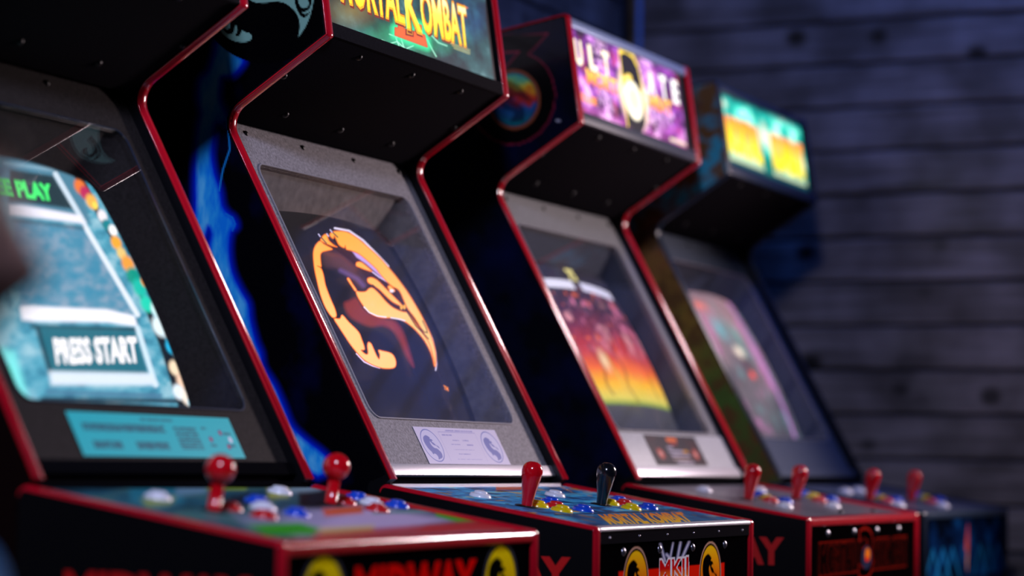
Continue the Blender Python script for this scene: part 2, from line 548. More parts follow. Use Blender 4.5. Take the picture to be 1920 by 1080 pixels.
bolt_me = lathe_me('bolt', [(0, .0042), (.003, .0038), (.0052, .002), (.006, 0), (.006, -.002)], M_bolt, 14)
rivet_me = lathe_me('rivet', [(0, .0036), (.003, .0031), (.0055, .0016), (.0066, 0), (.0066, -.002)], M_steel, 14)
screw_me = lathe_me('screw', [(0, .0016), (.0014, .0013), (.0022, 0), (.0022, -.001)], M_steel, 10)
ring_me = {k: lathe_me('button', [(.0105, .0), (.0105, .0044), (.0125, .0052), (.0150, .0042), (.0165, .0010), (.0168, -.0005)], PL[k], 22) for k in PL}
plunger_me = {k: lathe_me('plunger', [(0, .0092), (.006, .0090), (.0092, .0082), (.0102, .0066), (.0102, .0)], PL[k], 20) for k in PL}
bat_prof = [(r*1.12, z) for r, z in [(0, .066), (.005, .0655), (.0095, .063), (.0128, .058), (.0138, .052), (.0132, .045), (.0112, .033), (.0088, .018), (.0074, .008), (.0072, .0)]]
ball_prof = [(.0175*math.sin(a), .048+.0175*math.cos(a)) for a in np.linspace(0, 2.75, 14)]
stick_prof = [(.0080, .031), (.0078, .0), (.0095, -.0005)]
bat_me = {'red': lathe_me('bat_handle', bat_prof, M_redstick, 24), 'black': lathe_me('bat_handle', bat_prof, M_blackstick, 24)}
ball_me = lathe_me('ball_knob', ball_prof, M_redstick, 28)
shaft_me = lathe_me('shaft', stick_prof, M_redstick, 18)
collar_me = lathe_me('collar', [(.0, .0022), (.010, .0020), (.017, .0008), (.018, -.0004)], M_bolt, 22)


def cabinet(cfg):
    xl, xr = cfg['x']; xc = (xl+xr)/2
    root = bpy.data.objects.new('arcade_cabinet', None); COL.objects.link(root)
    root.empty_display_size = .2; root.location = (xc, 1.75, 0)
    tag(root, cfg['label'], 'arcade cabinet', 'arcade cabinets in a row')
    il, ir = xl+.0095, xr-.0095
    mm = cfg['mould']
    # side panels with their edge strips
    prof = [(p[0]+.0035*0, p[1]) for p in CROWN]
    P = np.array(CROWN); T = np.gradient(P, axis=0); T /= np.linalg.norm(T, axis=1)[:, None]
    ins = P+np.stack([T[:, 1], -T[:, 0]], 1)*.0048
    poly = [tuple(p) for p in ins]+[(YB, 1.795), (YB, 0.0), (1.43, 0.0), (1.43, .76), (1.50, .79), (1.606, .80), (1.606, 1.03)]
    for xx, side in ((xl, 'l'), (xr, 'r')):
        sp = prism('side_panel', poly, xx-.0095, xx+.0095, cfg['sidemat'] if side == 'l' else M_black, root)
        moulding('edge_moulding', CROWN, xx, mm, sp)
        if side == 'l' and cfg.get('sideart'):
            cfg['sideart'](sp, xx-.0095)
    # shell
    box('back_panel', il, ir, YB-.02, YB-.004, .05, 1.78, M_black, root)
    prism('top_panel', [(1.775, 1.888), (YB-.01, 1.796), (YB-.01, 1.780), (1.775, 1.872)], il, ir, M_black, root)
    # marquee between two strips
    slab('marquee_box', C_, tm, .012, .200, .022, .034, il, ir, M_gap, root)
    ms0, ms1 = .0245, cfg.get('ms1', .186)
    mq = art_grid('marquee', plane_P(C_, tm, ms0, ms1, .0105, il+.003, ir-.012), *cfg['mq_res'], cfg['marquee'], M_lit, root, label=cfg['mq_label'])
    slab('marquee_retainer', C_, tm, .0035, .0255, .004, .016, il, ir, cfg.get('retlow', cfg['retmat']), root, .0012)
    slab('marquee_retainer', C_, tm, ms1-.001, ms1+.016, .003, .016, il, ir, cfg['retmat'], root, .0015)
    # speaker panel under the head
    spk = slab('speaker_panel', B_, tsp, -.012, .2035, .008, .020, il, ir, M_vinyl, root, .001)
    rx = math.atan2(-(-tsp[0]), 1)
    nsp = Vector((0, -tsp[1], tsp[0]))
    q = nsp.to_track_quat('Z', 'Y').to_euler()
    for s in (.178, .0275):
        for dx in (-.177, 0, .177):
            p = onslope(B_, tsp, xc+dx, s, .008)
            inst('bolt', bolt_me, p, spk, q)
    for dx in (-.29, .29):
        inst('bolt', bolt_me, onslope(B_, tsp, xc+dx, .10, .008), spk, q)
    # monitor surround with its opening
    hole = rrect(.252, .110, .546, .022)
    n = len(hole); k6 = 7
    corners = [(ir-xc, .636), (il-xc, .636), (il-xc, .030), (ir-xc, .030)]
    v = []; f = []
    for (hx, s) in hole: v.append(onslope(A_, tb, xc+hx, s, .020))
    for (hx, s) in hole: v.append(onslope(A_, tb, xc+hx, s, .031))
    for c in corners: v.append(onslope(A_, tb, xc+c[0], c[1], .020))
    for i in range(n):
        j = (i+1) % n; f.append((i, j, n+j, n+i))
        ci, cj = i//k6, j//k6
        if ci == cj: f.append((i, j, 2*n+ci))
        else: f.append((i, j, 2*n+cj, 2*n+ci))
    bz = mesh_obj('monitor_bezel', v, f, cfg['bezmat'], root)
    nb = Vector((0, -tb[1], tb[0])); qb = nb.to_track_quat('Z', 'Y').to_euler()
    for dx in (-.238, -.063, .108, .27):
        inst('bolt', bolt_me, onslope(A_, tb, xc+dx, .601, .020), bz, qb, (.8, .8, .8))
    if 'lowplate' in cfg:
        slab('lower_bezel_plate', A_, tb, .0295, .104, .0170, .0210, il+.001, ir-.001, cfg['lowplate'], root, .0008)
    # bright thin rim of the glass
    h1 = rrect(.2535, .1085, .5475, .023); h2 = rrect(.2515, .1105, .5455, .0215)
    v = []; f = []
    for (a, o) in ((h1, .0195), (h1, .0180), (h2, .0180), (h2, .0200)):
        for (hx, s) in a: v.append(onslope(A_, tb, xc+hx, s, o))
    for r in range(3):
        for i in range(n):
            j = (i+1) % n; f.append((r*n+i, r*n+j, (r+1)*n+j, (r+1)*n+i))
    # shroud funnel to the tube
    hw, s0, s1 = cfg['crt']
    tube = rrect(hw+.004, s0-.004, s1+.004, .03)
    v2 = []; f2 = []
    for (hx, s) in hole: v2.append(onslope(A_, tb, xc+hx, s, .031))
    for (hx, s) in tube: v2.append(onslope(A_, tb, xc+hx, s, .072))
    for i in range(n):
        j = (i+1) % n; f2.append((i, j, n+j, n+i))
    f2.append(tuple(range(n, 2*n)))
    mesh_obj('screen_shroud', v2, f2, cfg['shroud'], root)

    def tubeP(u, w):
        a = u*2-1; b = w*2-1
        x = xc+hw*a*(1-.012*b*b); s = (s0+s1)/2+(s1-s0)/2*b*(1-.02*a*a)
        o = .044+.017*a*a+.010*b*b
        return np.stack([x, A_[0]+tb[0]*s+tb[1]*o, A_[1]+tb[1]*s-tb[0]*o], 1)

    def tube_keep(W, u, w):
        a = np.abs(u*2-1)*hw; b = np.abs(w*2-1)*(s1-s0)/2; r = .024
        dx = a-(hw-r); dy = b-((s1-s0)/2-r)
        return ~((dx > 0) & (dy > 0) & (np.hypot(dx, dy) > r))
    art_grid('monitor_tube', tubeP, *cfg['crt_res'], cfg['screen'], M_crt, root, keep=tube_keep, label=cfg['scr_label'])
    gl = rrect(.2525, .1095, .5465, .0225); v3 = []
    for o in (.0188, .0215):
        for (hx, s) in gl: v3.append(onslope(A_, tb, xc+hx, s, o))
    f3 = [tuple(range(n)), tuple(range(n, 2*n))]+[(i, (i+1) % n, n+(i+1) % n, n+i) for i in range(n)]
    gp = mesh_obj('glass_pane', v3, f3, M_glass, root)
    mesh_obj('pane_rim', v, f, cfg.get('rimmat', M_edge), gp)
    # metal strip below the surround, card on it
    slab('bezel_strip', A_, tb, .012, .0305, .014, .022, il, ir, cfg['stripmat'], root, .0008)
    if 'card' in cfg:
        (cx0, cx1, cs0, cs1), cf, cres, cl = cfg['card']
        art_grid('instruction_card', plane_P(A_, tb, cs0, cs1, .0190 if 'lowplate' not in cfg else .0163, cx0, cx1), *cres, cf, M_card, bz, label=cl)
    slab('gap_filler', A_, tb, -.016, .014, .024, .030, il, ir, M_gap, root)
    # control box
    bl, br, by = cfg['box']
    dy = by-F_[0]
    bp = fillet([(1.606, .80), (1.606, 1.036), (F_[0]+dy, F_[1]+.001), (F_[0]+dy, .80)], [0, .012, .007, 0])
    crown = [(y, z) for y, z in bp][::-1]      # outward on the left when travelling front-up-back
    crown = [(y, z) for y, z in reversed(bp)]
    for xx, sd in ((bl, 'l'), (br, 'r')):
        PP = np.array(crown); T2 = np.gradient(PP, axis=0); T2 /= np.linalg.norm(T2, axis=1)[:, None]
        ins2 = PP+np.stack([T2[:, 1], -T2[:, 0]], 1)*.0048
        ck = prism('control_box_side', [tuple(p) for p in ins2], xx-.0095, xx+.0095, M_black, root)
        moulding('edge_moulding', crown[:-1], xx, mm, ck)
        if sd == 'l' and 'sidetext' in cfg:
            yb0, z0, wdt, hgt = cfg['sidetext']
            text_decal('lettering', 'MIDWAY', M_letter, ck, (xx-.0095, yb0, z0), (0, -1, 0), (0, 0, 1), wdt, hgt, .045, lift=(-.0006, 0, 0), label='red lettering')
    l2, r2 = bl+.0095, br-.0095
    FF = np.array([F_[0]+dy, F_[1]])
    tcx = G_-FF; Lc = np.linalg.norm(tcx); tcx = tcx/Lc
    slab('control_panel', FF, tcx, .012, Lc-.012, .004, .012, l2, r2, M_gap, root)
    cp = art_grid('panel_overlay', plane_P(FF, tcx, .010, Lc-.014, .0032, l2, r2), *cfg['cp_res'], cfg['overlay'], cfg['cpmat'], root, label=cfg['cp_label'])
    slab('panel_lip', FF, tcx, Lc-.016, Lc-.012, -.001, .010, l2+.01, r2-.01, cfg['lipmat'], root)
    # front rail and front panel
    if cfg['rail'] == 'thick':
        rp_ = fillet([(by+.014, .9825), (by+.001, .9805), (by+.001, .9655), (by+.014, .9640)], [0, .007, .004, 0])
        rl = prism('front_rail', rp_, l2, r2, cfg['railmat'], root); rl.data.shade_smooth(); rl.data.set_sharp_from_angle(angle=math.radians(35))
    else:
        rp_ = fillet([(by+.014, .9825), (by+.001, .9805), (by+.001, .9745), (by+.014, .9735)], [0, .003, .002, 0])
        prism('front_rail', rp_, l2, r2, cfg['railmat'], root)
        st = box('hinge_strip', l2, r2, by+.003, by+.012, .9575, .974, M_vinyl, root)
        for i in range(6):
            inst('screw', screw_me, (l2+.035+i*(r2-l2-.07)/5, by+.003, .966), st, (math.pi/2, 0, 0))
    fp = art_grid('front_panel', lambda u, v: np.stack([l2+(r2-l2)*u, np.full_like(u, by+.0065), .81+((.966 if cfg['rail'] == 'thick' else .9595)-.81)*v], 1), *cfg['fp_res'], cfg['front'], M_print, root)
    box('front_board', l2, r2, by+.008, by+.024, .80, .975, M_black, root)
    for (dx, z) in cfg.get('rivets', []):
        inst('rivet', rivet_me, (xc+dx, by+.0065, z), fp, (math.pi/2, 0, 0))
    box('box_bottom', l2, r2, by+.005, 1.60, .795, .81, M_black, root)
    # lower body with a coin door
    lf = box('lower_front', il, ir, 1.435, 1.455, .06, .80, M_black, root)
    cd = box('coin_door', xc-.17, xc+.17, 1.425, 1.436, .25, .66, M_vinyl, root, .003)
    for dx in (-.08, .08):
        box('coin_slot', xc+dx-.03, xc+dx+.03, 1.421, 1.426, .45, .55, M_steel, cd, .002)
    box('kick_plate', il, ir, 1.45, 1.465, 0, .06, M_gap, root)
    # joysticks and buttons
    rot = (TILT, 0, 0)
    for (x, s, colr, kind) in cfg['sticks']:
        p = onslope(FF, tcx, x, s, .003)
        j = inst('joystick', collar_me, p, root, rot, label=f"{colr} {'bat-shaped' if kind=='bat' else 'ball-topped'} joystick")
        if kind == 'bat':
            inst('bat_handle', bat_me[colr], p, j, (0, 0, 0), cfg.get('stick_scale'))
        else:
            inst('shaft', shaft_me, p, j, (0, 0, 0)); inst('ball_knob', ball_me, p, j, (0, 0, 0))
        for c in j.children: c.location = (0, 0, 0)
    for (x, s, colr) in cfg['buttons']:
        p = onslope(FF, tcx, min(max(x, l2+.022), r2-.022), s, .003)
        b = inst('button', ring_me[colr], p, root, rot, label=f'{colr} push button')
        c = inst('plunger', plunger_me[colr], p, b); c.location = (0, 0, 0)
    for (x, s) in cfg.get('panel_bolts', []):
        inst('bolt', bolt_me, onslope(FF, tcx, x, s, .003), root, rot)
    return root


def at_panel(px, off, by=1.267):
    FF = np.array([by, F_[1]]); t = G_-FF; t = t/np.linalg.norm(t)
    return pix_on_line(px, FF, t, off)


def place(pxs, off, by=1.267):
    return [(*at_panel(p, off, by), c) for p, c in pxs]


# ================================================================== dragon shapes, traced
def z5(pts): return [(560+x/3.177, 400+y/3.177) for x, y in pts]
DR = dict(
 band=z5([(200,112),(235,106),(290,113),(350,148),(420,208),(480,262),(530,318),(580,378),(640,458),(690,538),(730,608),(765,678),(795,748),(815,830),(817,905),(808,905),(797,850),(775,785),(742,705),(692,622),(652,570),(628,520),(606,470),(585,447),(560,436),(520,400),(478,352),(462,330),(410,282),(360,242),(315,222),(285,214),(278,190),(270,205),(240,186),(222,150),(212,132),(205,150),(186,130)]),
 spike=z5([(150,130),(168,128),(178,160),(210,190),(228,200),(195,192),(150,172),(132,158)]),
 left=z5([(128,166),(105,186),(90,220),(88,262),(95,330),(110,402),(130,482),(160,560),(200,618),(224,612),(216,570),(190,510),(160,430),(148,370),(134,330),(110,312),(133,318),(131,290),(129,250),(140,230),(168,222),(200,214),(180,200),(150,184)]),
 low=z5([(212,628),(246,628),(260,606),(300,650),(355,705),(375,750),(393,808),(372,815),(400,840),(414,832),(410,790),(416,768),(432,778),(448,812),(466,852),(480,868),(484,842),(476,816),(500,820),(552,835),(576,870),(578,905),(560,922),(500,922),(440,902),(390,872),(350,832),(310,782),(270,722),(235,668)]),
 jaw=z5([(343,464),(365,468),(400,466),(420,448),(442,446),(480,480),(520,526),(560,560),(610,584),(642,590),(655,600),(695,655),(742,722),(777,775),(800,850),(809,897),(788,830),(750,758),(700,698),(650,655),(610,634),(560,622),(500,622),(450,608),(410,580),(375,535),(350,492)]),
 lip=z5([(410,392),(420,384),(440,384),(472,402),(512,442),(562,492),(602,532),(622,558),(600,548),(560,527),(520,492),(480,452),(440,426),(415,412)]),
 brow=z5([(343,298),(352,290),(374,292),(410,320),(436,346),(400,336),(365,322),(345,313)]),
 horn=z5([(290,392),(300,387),(320,420),(344,456),(336,462),(314,430)]),
 eye=z5([(532,436),(545,432),(560,446),(572,462),(556,466),(540,454)]),
)
# the same emblem as a unit shape: centre 0, radius 1, x right, y up on its surface
def _unit():
    out = {k: np.array([pix_on_line(p, A_, tb, .055) for p in P]) for k, P in DR.items()}
    Q = np.concatenate(list(out.values())); c = (Q.max(0)+Q.min(0))/2; r = (Q.max(0)-Q.min(0))/2
    return {k: (q-c)/r for k, q in out.items()}
DRU = _unit()


def emblem(A, X, Y, disc, dark, ring=None):
    """round dragon emblem: bright pieces on a dark disc; X, Y in emblem units"""
    q = np.hypot(X, Y)
    if ring is not None: A.mix(np.clip((1.22-q)/.03, 0, 1), ring[0]); A.mix(np.clip((1.14-q)/.03, 0, 1), ring[1])
    A.mix(np.clip((1.06-q)/.03, 0, 1), ramp(Y*.5+.5, disc) if isinstance(disc, list) else disc)
    body = [(-.70,.58),(-.30,.74),(0.0,.66),(.20,.50),(.34,.34),(.52,.14),(.66,.0),(.76,-.16),(.70,-.22),(.58,-.10),(.40,.0),(.22,.02),(.05,.14),(-.06,.30),(-.14,.20),(-.08,-.02),(.12,-.18),(.36,-.22),(.56,-.34),(.72,-.56),(.60,-.86),(.20,-.98),(-.02,-1.02),(.06,-.84),(-.04,-.66),(-.24,-.60),(-.40,-.66),(-.48,-.46),(-.66,-.30),(-.80,-.02),(-.84,.30)]
    d = A.sdf(smoothpoly(body, 3), pad=.3, X=X, Y=Y); A.mix(np.clip(.5-d/.05, 0, 1), dark)
    for k in ('lip', 'brow', 'eye'):
        d = A.sdf(DRU[k], pad=.3, X=X, Y=Y); A.mix(np.clip(.5-d/.04, 0, 1), ramp(Y*.5+.5, disc) if isinstance(disc, list) else disc)


# ================================================================== cabinet with the PRESS START screen
def scr_stone(A):
    x, y, u, v = A.x, A.y, A.u, A.v
    b = fbm(x/26, y/20, 3)
    A.rgb = ramp(b, [(.2, (30, 110, 140)), (.5, (78, 160, 185)), (.8, (150, 195, 210))])*1.0
    # mosaic panel in the middle
    A.poly([(30,415),(160,425),(252,592),(40,578)], (70,140,170), 4)
    p = np.clip((fbm(x/15, y/11, 9)-.35)*2.2, 0, 1)
    inpan = np.clip(.5-A.sdf([(30,415),(160,425),(252,592),(40,578)])/6, 0, 1)
    A.mix(inpan*p*.7, (150,165,185)); A.mix(inpan*np.clip((vnoise(x/14, y/14, 5)-.5)*2, 0, 1)*.6, (40,130,165))
    A.poly([(0,270),(140,285),(170,420),(20,400)], (74,128,152), 4)
    A.line([(10,306),(98,318)], 6, (130,170,190), 3)
    A.poly([(20,318),(100,330),(138,392),(20,376)], (24,52,60), 3)
    A.line([(104,326),(158,418)], 9, (205,222,235), 2)
    A.poly([(20,383),(40,384),(152,404),(160,420),(148,418),(40,404),(20,402)], (238,236,250), 3)
    A.line([(160,425),(258,590)], 9, (225,235,245), 2)
    A.line([(30,412),(155,428)], 6, (28,70,90), 3, .7)
    A.line([(22,575),(0,470)], 6, (35,95,125), 3, .6)
    A.poly([(38,576),(60,574),(200,580),(252,592),(258,612),(200,604),(60,602),(42,600)], (245,243,252), 3)
    A.line([(60,612),(256,618)], 7, (12,52,66), 2)
    A.poly([(68,612),(254,620),(278,700),(92,698)], (20,104,122), 3)
    A.line([(70,614),(94,698)], 7, (12,52,66), 2)
    A.line([(258,615),(292,722)], 9, (205,228,240), 2)
    A.poly([(92,696),(285,700),(296,722),(96,722)], (215,228,240), 4)
    A.line([(90,735),(300,742)], 8, (70,120,150), 3); A.line([(80,748),(330,752)], 8, (22,48,66), 3)
    A.text('PRESS START', (106,680), (262,677), (-7,-44), (255,252,255), .05)
    A.text('FREE PLAY', (-30,358), (102,376), (-8,-29), (70,255,120), .05)
    # portrait column on the right, only blurred colour blocks
    col = np.clip(.5-A.sdf([(128,312),(150,320),(375,765),(335,765),(300,650),(240,500),(180,400)])/4, 0, 1)
    A.mix(col, (8,22,34))
    blobs = [((150,350),12,(235,120,50)),((160,362),11,(190,40,90)),((172,378),12,(245,180,80)),((178,385),6,(250,220,90)),((192,405),10,(240,235,240)),((200,422),9,(20,130,140)),((212,432),9,(250,250,250)),((218,455),11,(250,170,50)),((228,475),10,(235,200,120)),((240,495),13,(250,160,60)),((250,518),14,(0,150,130)),((262,540),14,(20,190,170)),((272,528),9,(245,150,60)),((275,570),13,(30,210,180)),((295,580),13,(215,250,250)),((300,612),16,(230,250,255)),((318,628),9,(240,170,140)),((322,650),12,(40,190,240)),((335,665),11,(225,240,250)),((328,690),12,(250,225,190)),((345,715),15,(255,215,185)),((335,735),12,(230,245,255)),((352,745),13,(255,240,225)),((360,755),9,(120,210,240))]
    for (cx, cy), r, c in blobs: A.ell(cx, cy, r*.8, r*1.25, c, .3, 1, -.45)
    # left edge tint
    A.poly([(0,650),(28,660),(55,752),(20,752),(0,720)], (120,225,225), 6); A.poly([(0,680),(18,690),(30,735),(5,725)], (0,215,160), 6)
    edge = np.minimum(np.minimum(u, 1-u)*1.2, np.minimum(v, 1-v))
    A.rgb *= np.clip(edge/.018, 0, 1)[:, None]*.98+.02


def mq_dark(A):
    A.rgb = ramp(fbm(A.u*9, A.v*4, 2), [(.2, (10, 40, 30)), (.6, (60, 120, 90)), (.9, (150, 190, 120))])
    A.text('MORTAL KOMBAT', (.08,.35), (.92,.35), (0,.5), [(0, (240,150,10)), (1, (255,235,90))], .03, X=A.u, Y=A.v)


def cp_colour(A):
    x, y = A.x, A.y
    A.rgb = ramp(fbm(x/60, y/14, 6), [(.2, (14, 40, 52)), (.45, (30, 84, 104)), (.7, (70, 110, 100)), (.9, (150, 160, 120))])
    A.poly([(240,915),(330,905),(345,940),(290,952),(245,940)], (36,122,140), 5); A.poly([(265,935),(330,930),(320,945),(275,950)], (150,165,70), 5)
    A.poly([(360,905),(470,905),(460,918),(380,918)], (158,190,40), 4); A.poly([(420,930),(470,925),(500,962),(420,970)], (24,34,52), 5)
    A.poly([(330,910),(390,905),(385,925),(330,930)], (110,150,170), 5); A.poly([(500,915),(545,910),(540,932),(505,935)], (165,170,60), 5)
    A.poly([(540,900),(610,900),(600,925),(545,925)], (130,160,170), 5); A.poly([(560,925),(640,915),(640,950),(560,955)], (16,20,28), 5)
    A.poly([(330,958),(470,950),(520,975),(470,990),(380,975)], (60,110,110), 8); A.poly([(560,960),(700,950),(850,975),(760,992),(560,1005),(520,985)], (190,170,205), 8)
    A.poly([(440,968),(560,955),(640,965),(600,985),(470,990)], (150,150,180), 8, .7)
    A.poly([(605,955),(680,948),(680,962),(610,968)], (220,90,40), 4); A.poly([(465,985),(560,980),(600,990),(590,1003),(500,1003)], (40,165,20), 4)
    A.poly([(815,955),(870,955),(940,965),(930,975),(860,980),(818,968)], (60,165,20), 3); A.poly([(640,900),(800,920),(830,950),(760,955),(640,935)], (24,26,34), 5)
    A.line([(700,962),(815,958),(830,945),(770,925)], 5, (110,150,150), 2)
    A.poly([(600,990),(700,985),(700,997),(600,1003)], (215,190,60), 5, .8); A.poly([(800,985),(1000,965),(1010,985),(780,1000)], (175,20,26), 5)
    A.poly([(590,1000),(780,985),(1010,985),(1010,1000),(590,1015)], (190,30,30), 4, .8)


def emb_front(A, cpx, r, xc_, z_, disc, dragon, ring):
    X = (A.W[:, 0]-xc_)/r; Y = (A.W[:, 2]-z_)/r
    emblem(A, X, Y, disc, dragon, ring)


def fr_midway(A):
    A.rgb[:] = lin((5, 4, 6)); X, Z = A.W[:, 0], A.W[:, 2]
    for x0 in (2.306, 2.762):
        emb_front(A, None, .0435, x0, .917, [(0, (225,160,10)), (1, (250,225,10))], (6,6,6), ((70,72,80),(10,10,10)))
    A.text('MIDWAY', (2.378, .901), (2.690, .901), (0, .046), (235,10,8), .045, X=X, Y=Z)


def pix_front(p, Y):
    v = R@np.array([p[0]-CX, p[1]-CY, FPX]); q = v*Y/v[1]
    return q[0], q[2]+EYE


def card_cyan(A):
    A.rgb[:] = lin((30, 205, 205))
    t = (34, 120, 132)
    u, v = A.u, A.v
    for v0, u0, u1 in [(.88,.42,.62),(.72,.06,.55),(.66,.06,.53),(.60,.06,.55),(.32,.08,.25),(.26,.08,.25),(.20,.08,.25),(.32,.33,.53),(.26,.33,.53),(.20,.33,.53)]+[(.7-.07*i,.60,.75) for i in range(8)]+[(.72,.78,.82),(.30,.8,.84),(.6,.92,.97),(.3,.92,.97)]:
        A.mix(((np.abs(v-v0) < .026) & (u > u0) & (u < u1))*(.35+.65*(vnoise(u*120, v*40, 3) > .3)), t)
    for uu, vv, c in [(.90,.62,(200,60,70)),(.82,.45,(200,60,70)),(.92,.28,(200,60,70)),(.95,.45,(240,245,255))]:
        q = np.hypot((u-uu)*6.2, v-vv); A.mix(np.clip((.085-q)/.02, 0, 1), (40,90,160) if c[0] < 240 else c); A.mix(np.clip((.06-q)/.02, 0, 1), c)


# ================================================================== cabinet with the dragon on screen
def scr_dragon(A):
    x, y = A.x, A.y
    base = fbm(x/60, y/60, 11)
    A.rgb = ramp(base, [(.25, (9, 8, 8)), (.75, (13, 11, 11))])
    A.poly(z5([(270,540),(300,520),(345,505),(380,560),(430,600),(520,630),(570,640),(620,700),(660,820),(685,915),(640,850),(600,760),(560,700),(500,670),(430,675),(360,650),(300,610)]), (140,46,36), 4, .9, smooth=3)
    A.poly(z5([(150,215),(215,205),(280,215),(330,260),(400,340),(430,390),(400,455),(350,440),(300,380),(240,330),(160,320),(140,260)]), (66,40,50), 5, .9, smooth=3)
    A.poly(z5([(170,240),(250,250),(330,330),(372,400),(350,410),(280,340),(200,290)]), (96,54,62), 8, .7, smooth=3)
    A.line(z5([(250,340),(350,390),(385,430)]), 6, (120,92,165), 4, .6); A.line(z5([(150,235),(250,255),(340,335)]), 5, (120,60,50), 4, .6)
    # violet rim that belongs to the picture, drawn first so the orange sits inside it
    A.line(z5([(215,88),(300,104),(382,160),(470,248),(534,316)]), 3.4, (236,226,255), .9)
    A.line(z5([(735,628),(768,690),(795,745),(816,830),(821,900),(816,934)]), 2.2, (232,222,255), .8)
    A.line(z5([(345,836),(390,884),(440,908),(482,920)]), 2.6, (238,214,250), .9)
    A.poly(z5([(300,222),(352,236),(420,272),(470,322),(540,400),(585,436),(560,446),(500,398),(440,348),(380,300),(330,262)]), (205,170,245), 3, .95, smooth=3)
    # dark head
    A.poly(z5([(215,205),(285,212),(318,226),(345,262),(400,300),(470,362),(520,405),(585,447),(610,470),(640,545),(650,575),(638,588),(600,575),(545,540),(500,490),(440,440),(410,400),(380,350),(345,315),(300,275),(250,240)]), (58,26,30), 1.4, 1, smooth=2)
    A.line(z5([(436,346),(480,380),(530,408),(582,440)]), 2.4, (222,200,250), .8)
    yy = np.clip((y-430)/260, 0, 1)
    fill = ramp(yy, [(0, (255,176,58)), (.3, (255,190,86)), (.6, (255,206,120)), (1, (255,208,128))])
    for k, P in DR.items():
        sm = smoothpoly(P, 3)
        d = A.sdf(sm, pad=12)
        A.mix(np.clip(.5-(d-1.1)/1.4, 0, 1), (255,112,20))
        A.mix(np.clip(.5-(d+.6)/1.6, 0, 1), fill)
    A.line(z5([(390,558),(420,590),(470,612),(520,618)]), 2.2, (250,235,255), .8); A.line(z5([(550,622),(600,630),(632,640)]), 2.2, (250,235,255), .8)
    A.line(z5([(648,590),(700,672),(740,712),(772,748)]), 2.2, (70,24,20), .7); A.line(z5([(738,640),(762,690),(766,712),(745,705),(722,680)]), 1.8, (92,30,18), .6)
    A.line(z5([(440,426),(500,486),(560,545),(610,570),(640,580)]), 1.8, (60,18,16), .6)
    for p in ((612,560),(630,558)): A.ell(*z5([p])[0], 2.6, 4.5, (255,180,70), .3)
    A.ell(*z5([(555,462)])[0], 4, 3, (250,240,255), .4)
    for a, b in (((118,124),(165,178)),((168,122),(222,190)),((188,98),(232,142))): A.line(z5([a, b]), 2.0, (72,40,60), .7); A.line(z5([(a[0], a[1]), (a[0]+10, a[1]+14)]), 2, (210,200,240), .7)
    A.text('TM', z5([(866,1048)])[0], z5([(894,1060)])[0], (-1.2,-7.5), (255,140,40), .05)


def mq_two(A):
    x, y, u, v = A.x, A.y, A.u, A.v
    n1 = fbm(u*9, v*4.2, 21, 5); n2 = fbm(u*16+3, v*7, 31, 5)
    A.rgb = ramp(n1*.7+n2*.3, [(.25, (6, 16, 18)), (.45, (18, 50, 56)), (.62, (46, 100, 104)), (.8, (120, 168, 172))])*.72
    A.mix(np.clip(1-np.hypot((x-660)/60, (y-20)/40), 0, 1)*.6, (150,130,70))
    g = np.clip(1-np.hypot((x-770)/120, (y-70)/45), 0, 1)
    A.mix(g*.85*np.clip(n2*1.6, 0, 1), (16,176,120))
    A.mix(np.clip(1-np.hypot((x-880)/50, (y-30)/60), 0, 1)*.6*np.clip(n2*1.5, 0, 1), (30,90,150))
    for pts in ([(716,75),(730,82),(745,78),(760,92),(775,86)],[(742,70),(748,86),(741,95)],[(752,72),(757,88),(762,94)],[(800,72),(810,92),(818,106)],[(803,60),(822,80),(838,86)],[(730,64),(745,70)]):
        A.line(pts, 1.6, (170,255,220), .9, .9); 
    # roman two
    ii = [(743,60),(746,38),(768,44),(768,64),(776,66),(776,46),(796,52),(796,72),(800,87),(742,66)]
    sl = [(741,52),(747,53),(747,36),(757,38),(757,54),(779,60),(779,44),(790,48),(790,64),(796,66),(801,88),(741,66)]
    d = A.sdf(sl, 16); A.mix(np.clip(1-d/12, 0, 1)*.8, (40,255,170)); A.mix(np.clip(.5-(d-1.4)/1.2, 0, 1), (170,20,10)); A.mix(np.clip(.5-d/1.2, 0, 1), (245,96,40))
    A.poly([(760,54),(776,58),(776,70),(760,66)], (120,20,14), .8); A.poly([(763,56),(774,59),(774,66),(763,63)], (226,150,40), .8)
    # title letters
    P = lambda px: np.array(pix_on_line(px, C_, tm, .0105))
    X = A.W[:, 0]; S = (A.W[:, 1]-C_[0])*tm[0]+(A.W[:, 2]-C_[1])*tm[1]
    b0, b1 = P((640,-2)), P((878,86)); hh = .0665
    K = P((768,47)); 
    al = np.zeros(len(x))
    for word, p0, p1, low in (('MORTAL', (638,-3), (760,44), .000), ('K', (763,50), (792,60), 0), ('OMBAT', (792,55), (880,87), 0)):
        a, b = P(p0), P(p1); h = np.array([.004, hh*(1.18 if word == 'K' else 1.0)])
        for bold, c, dx, ds in ((.075, (120,34,6), .0012, -.0012), (.05, (255,170,10), 0, 0), (.012, [(0, (255,225,20)), (.55, (255,238,90)), (1, (255,250,190))], 0, 0)):
            A.text(word, a+[dx, ds], b+[dx, ds], h, c, bold, X=X, Y=S)
    A.line([(873,14),(876,15)], 2, (255,120,60)); 
    for i in range(3): A.line([(845+3*i,81+4.5*i),(881,94+3.6*i)], 1.1, (220,215,140), .6, .8)
    A.poly([(906,-60),(912,40),(926,150),(940,170),(945,-60)], (8,10,14), 1)


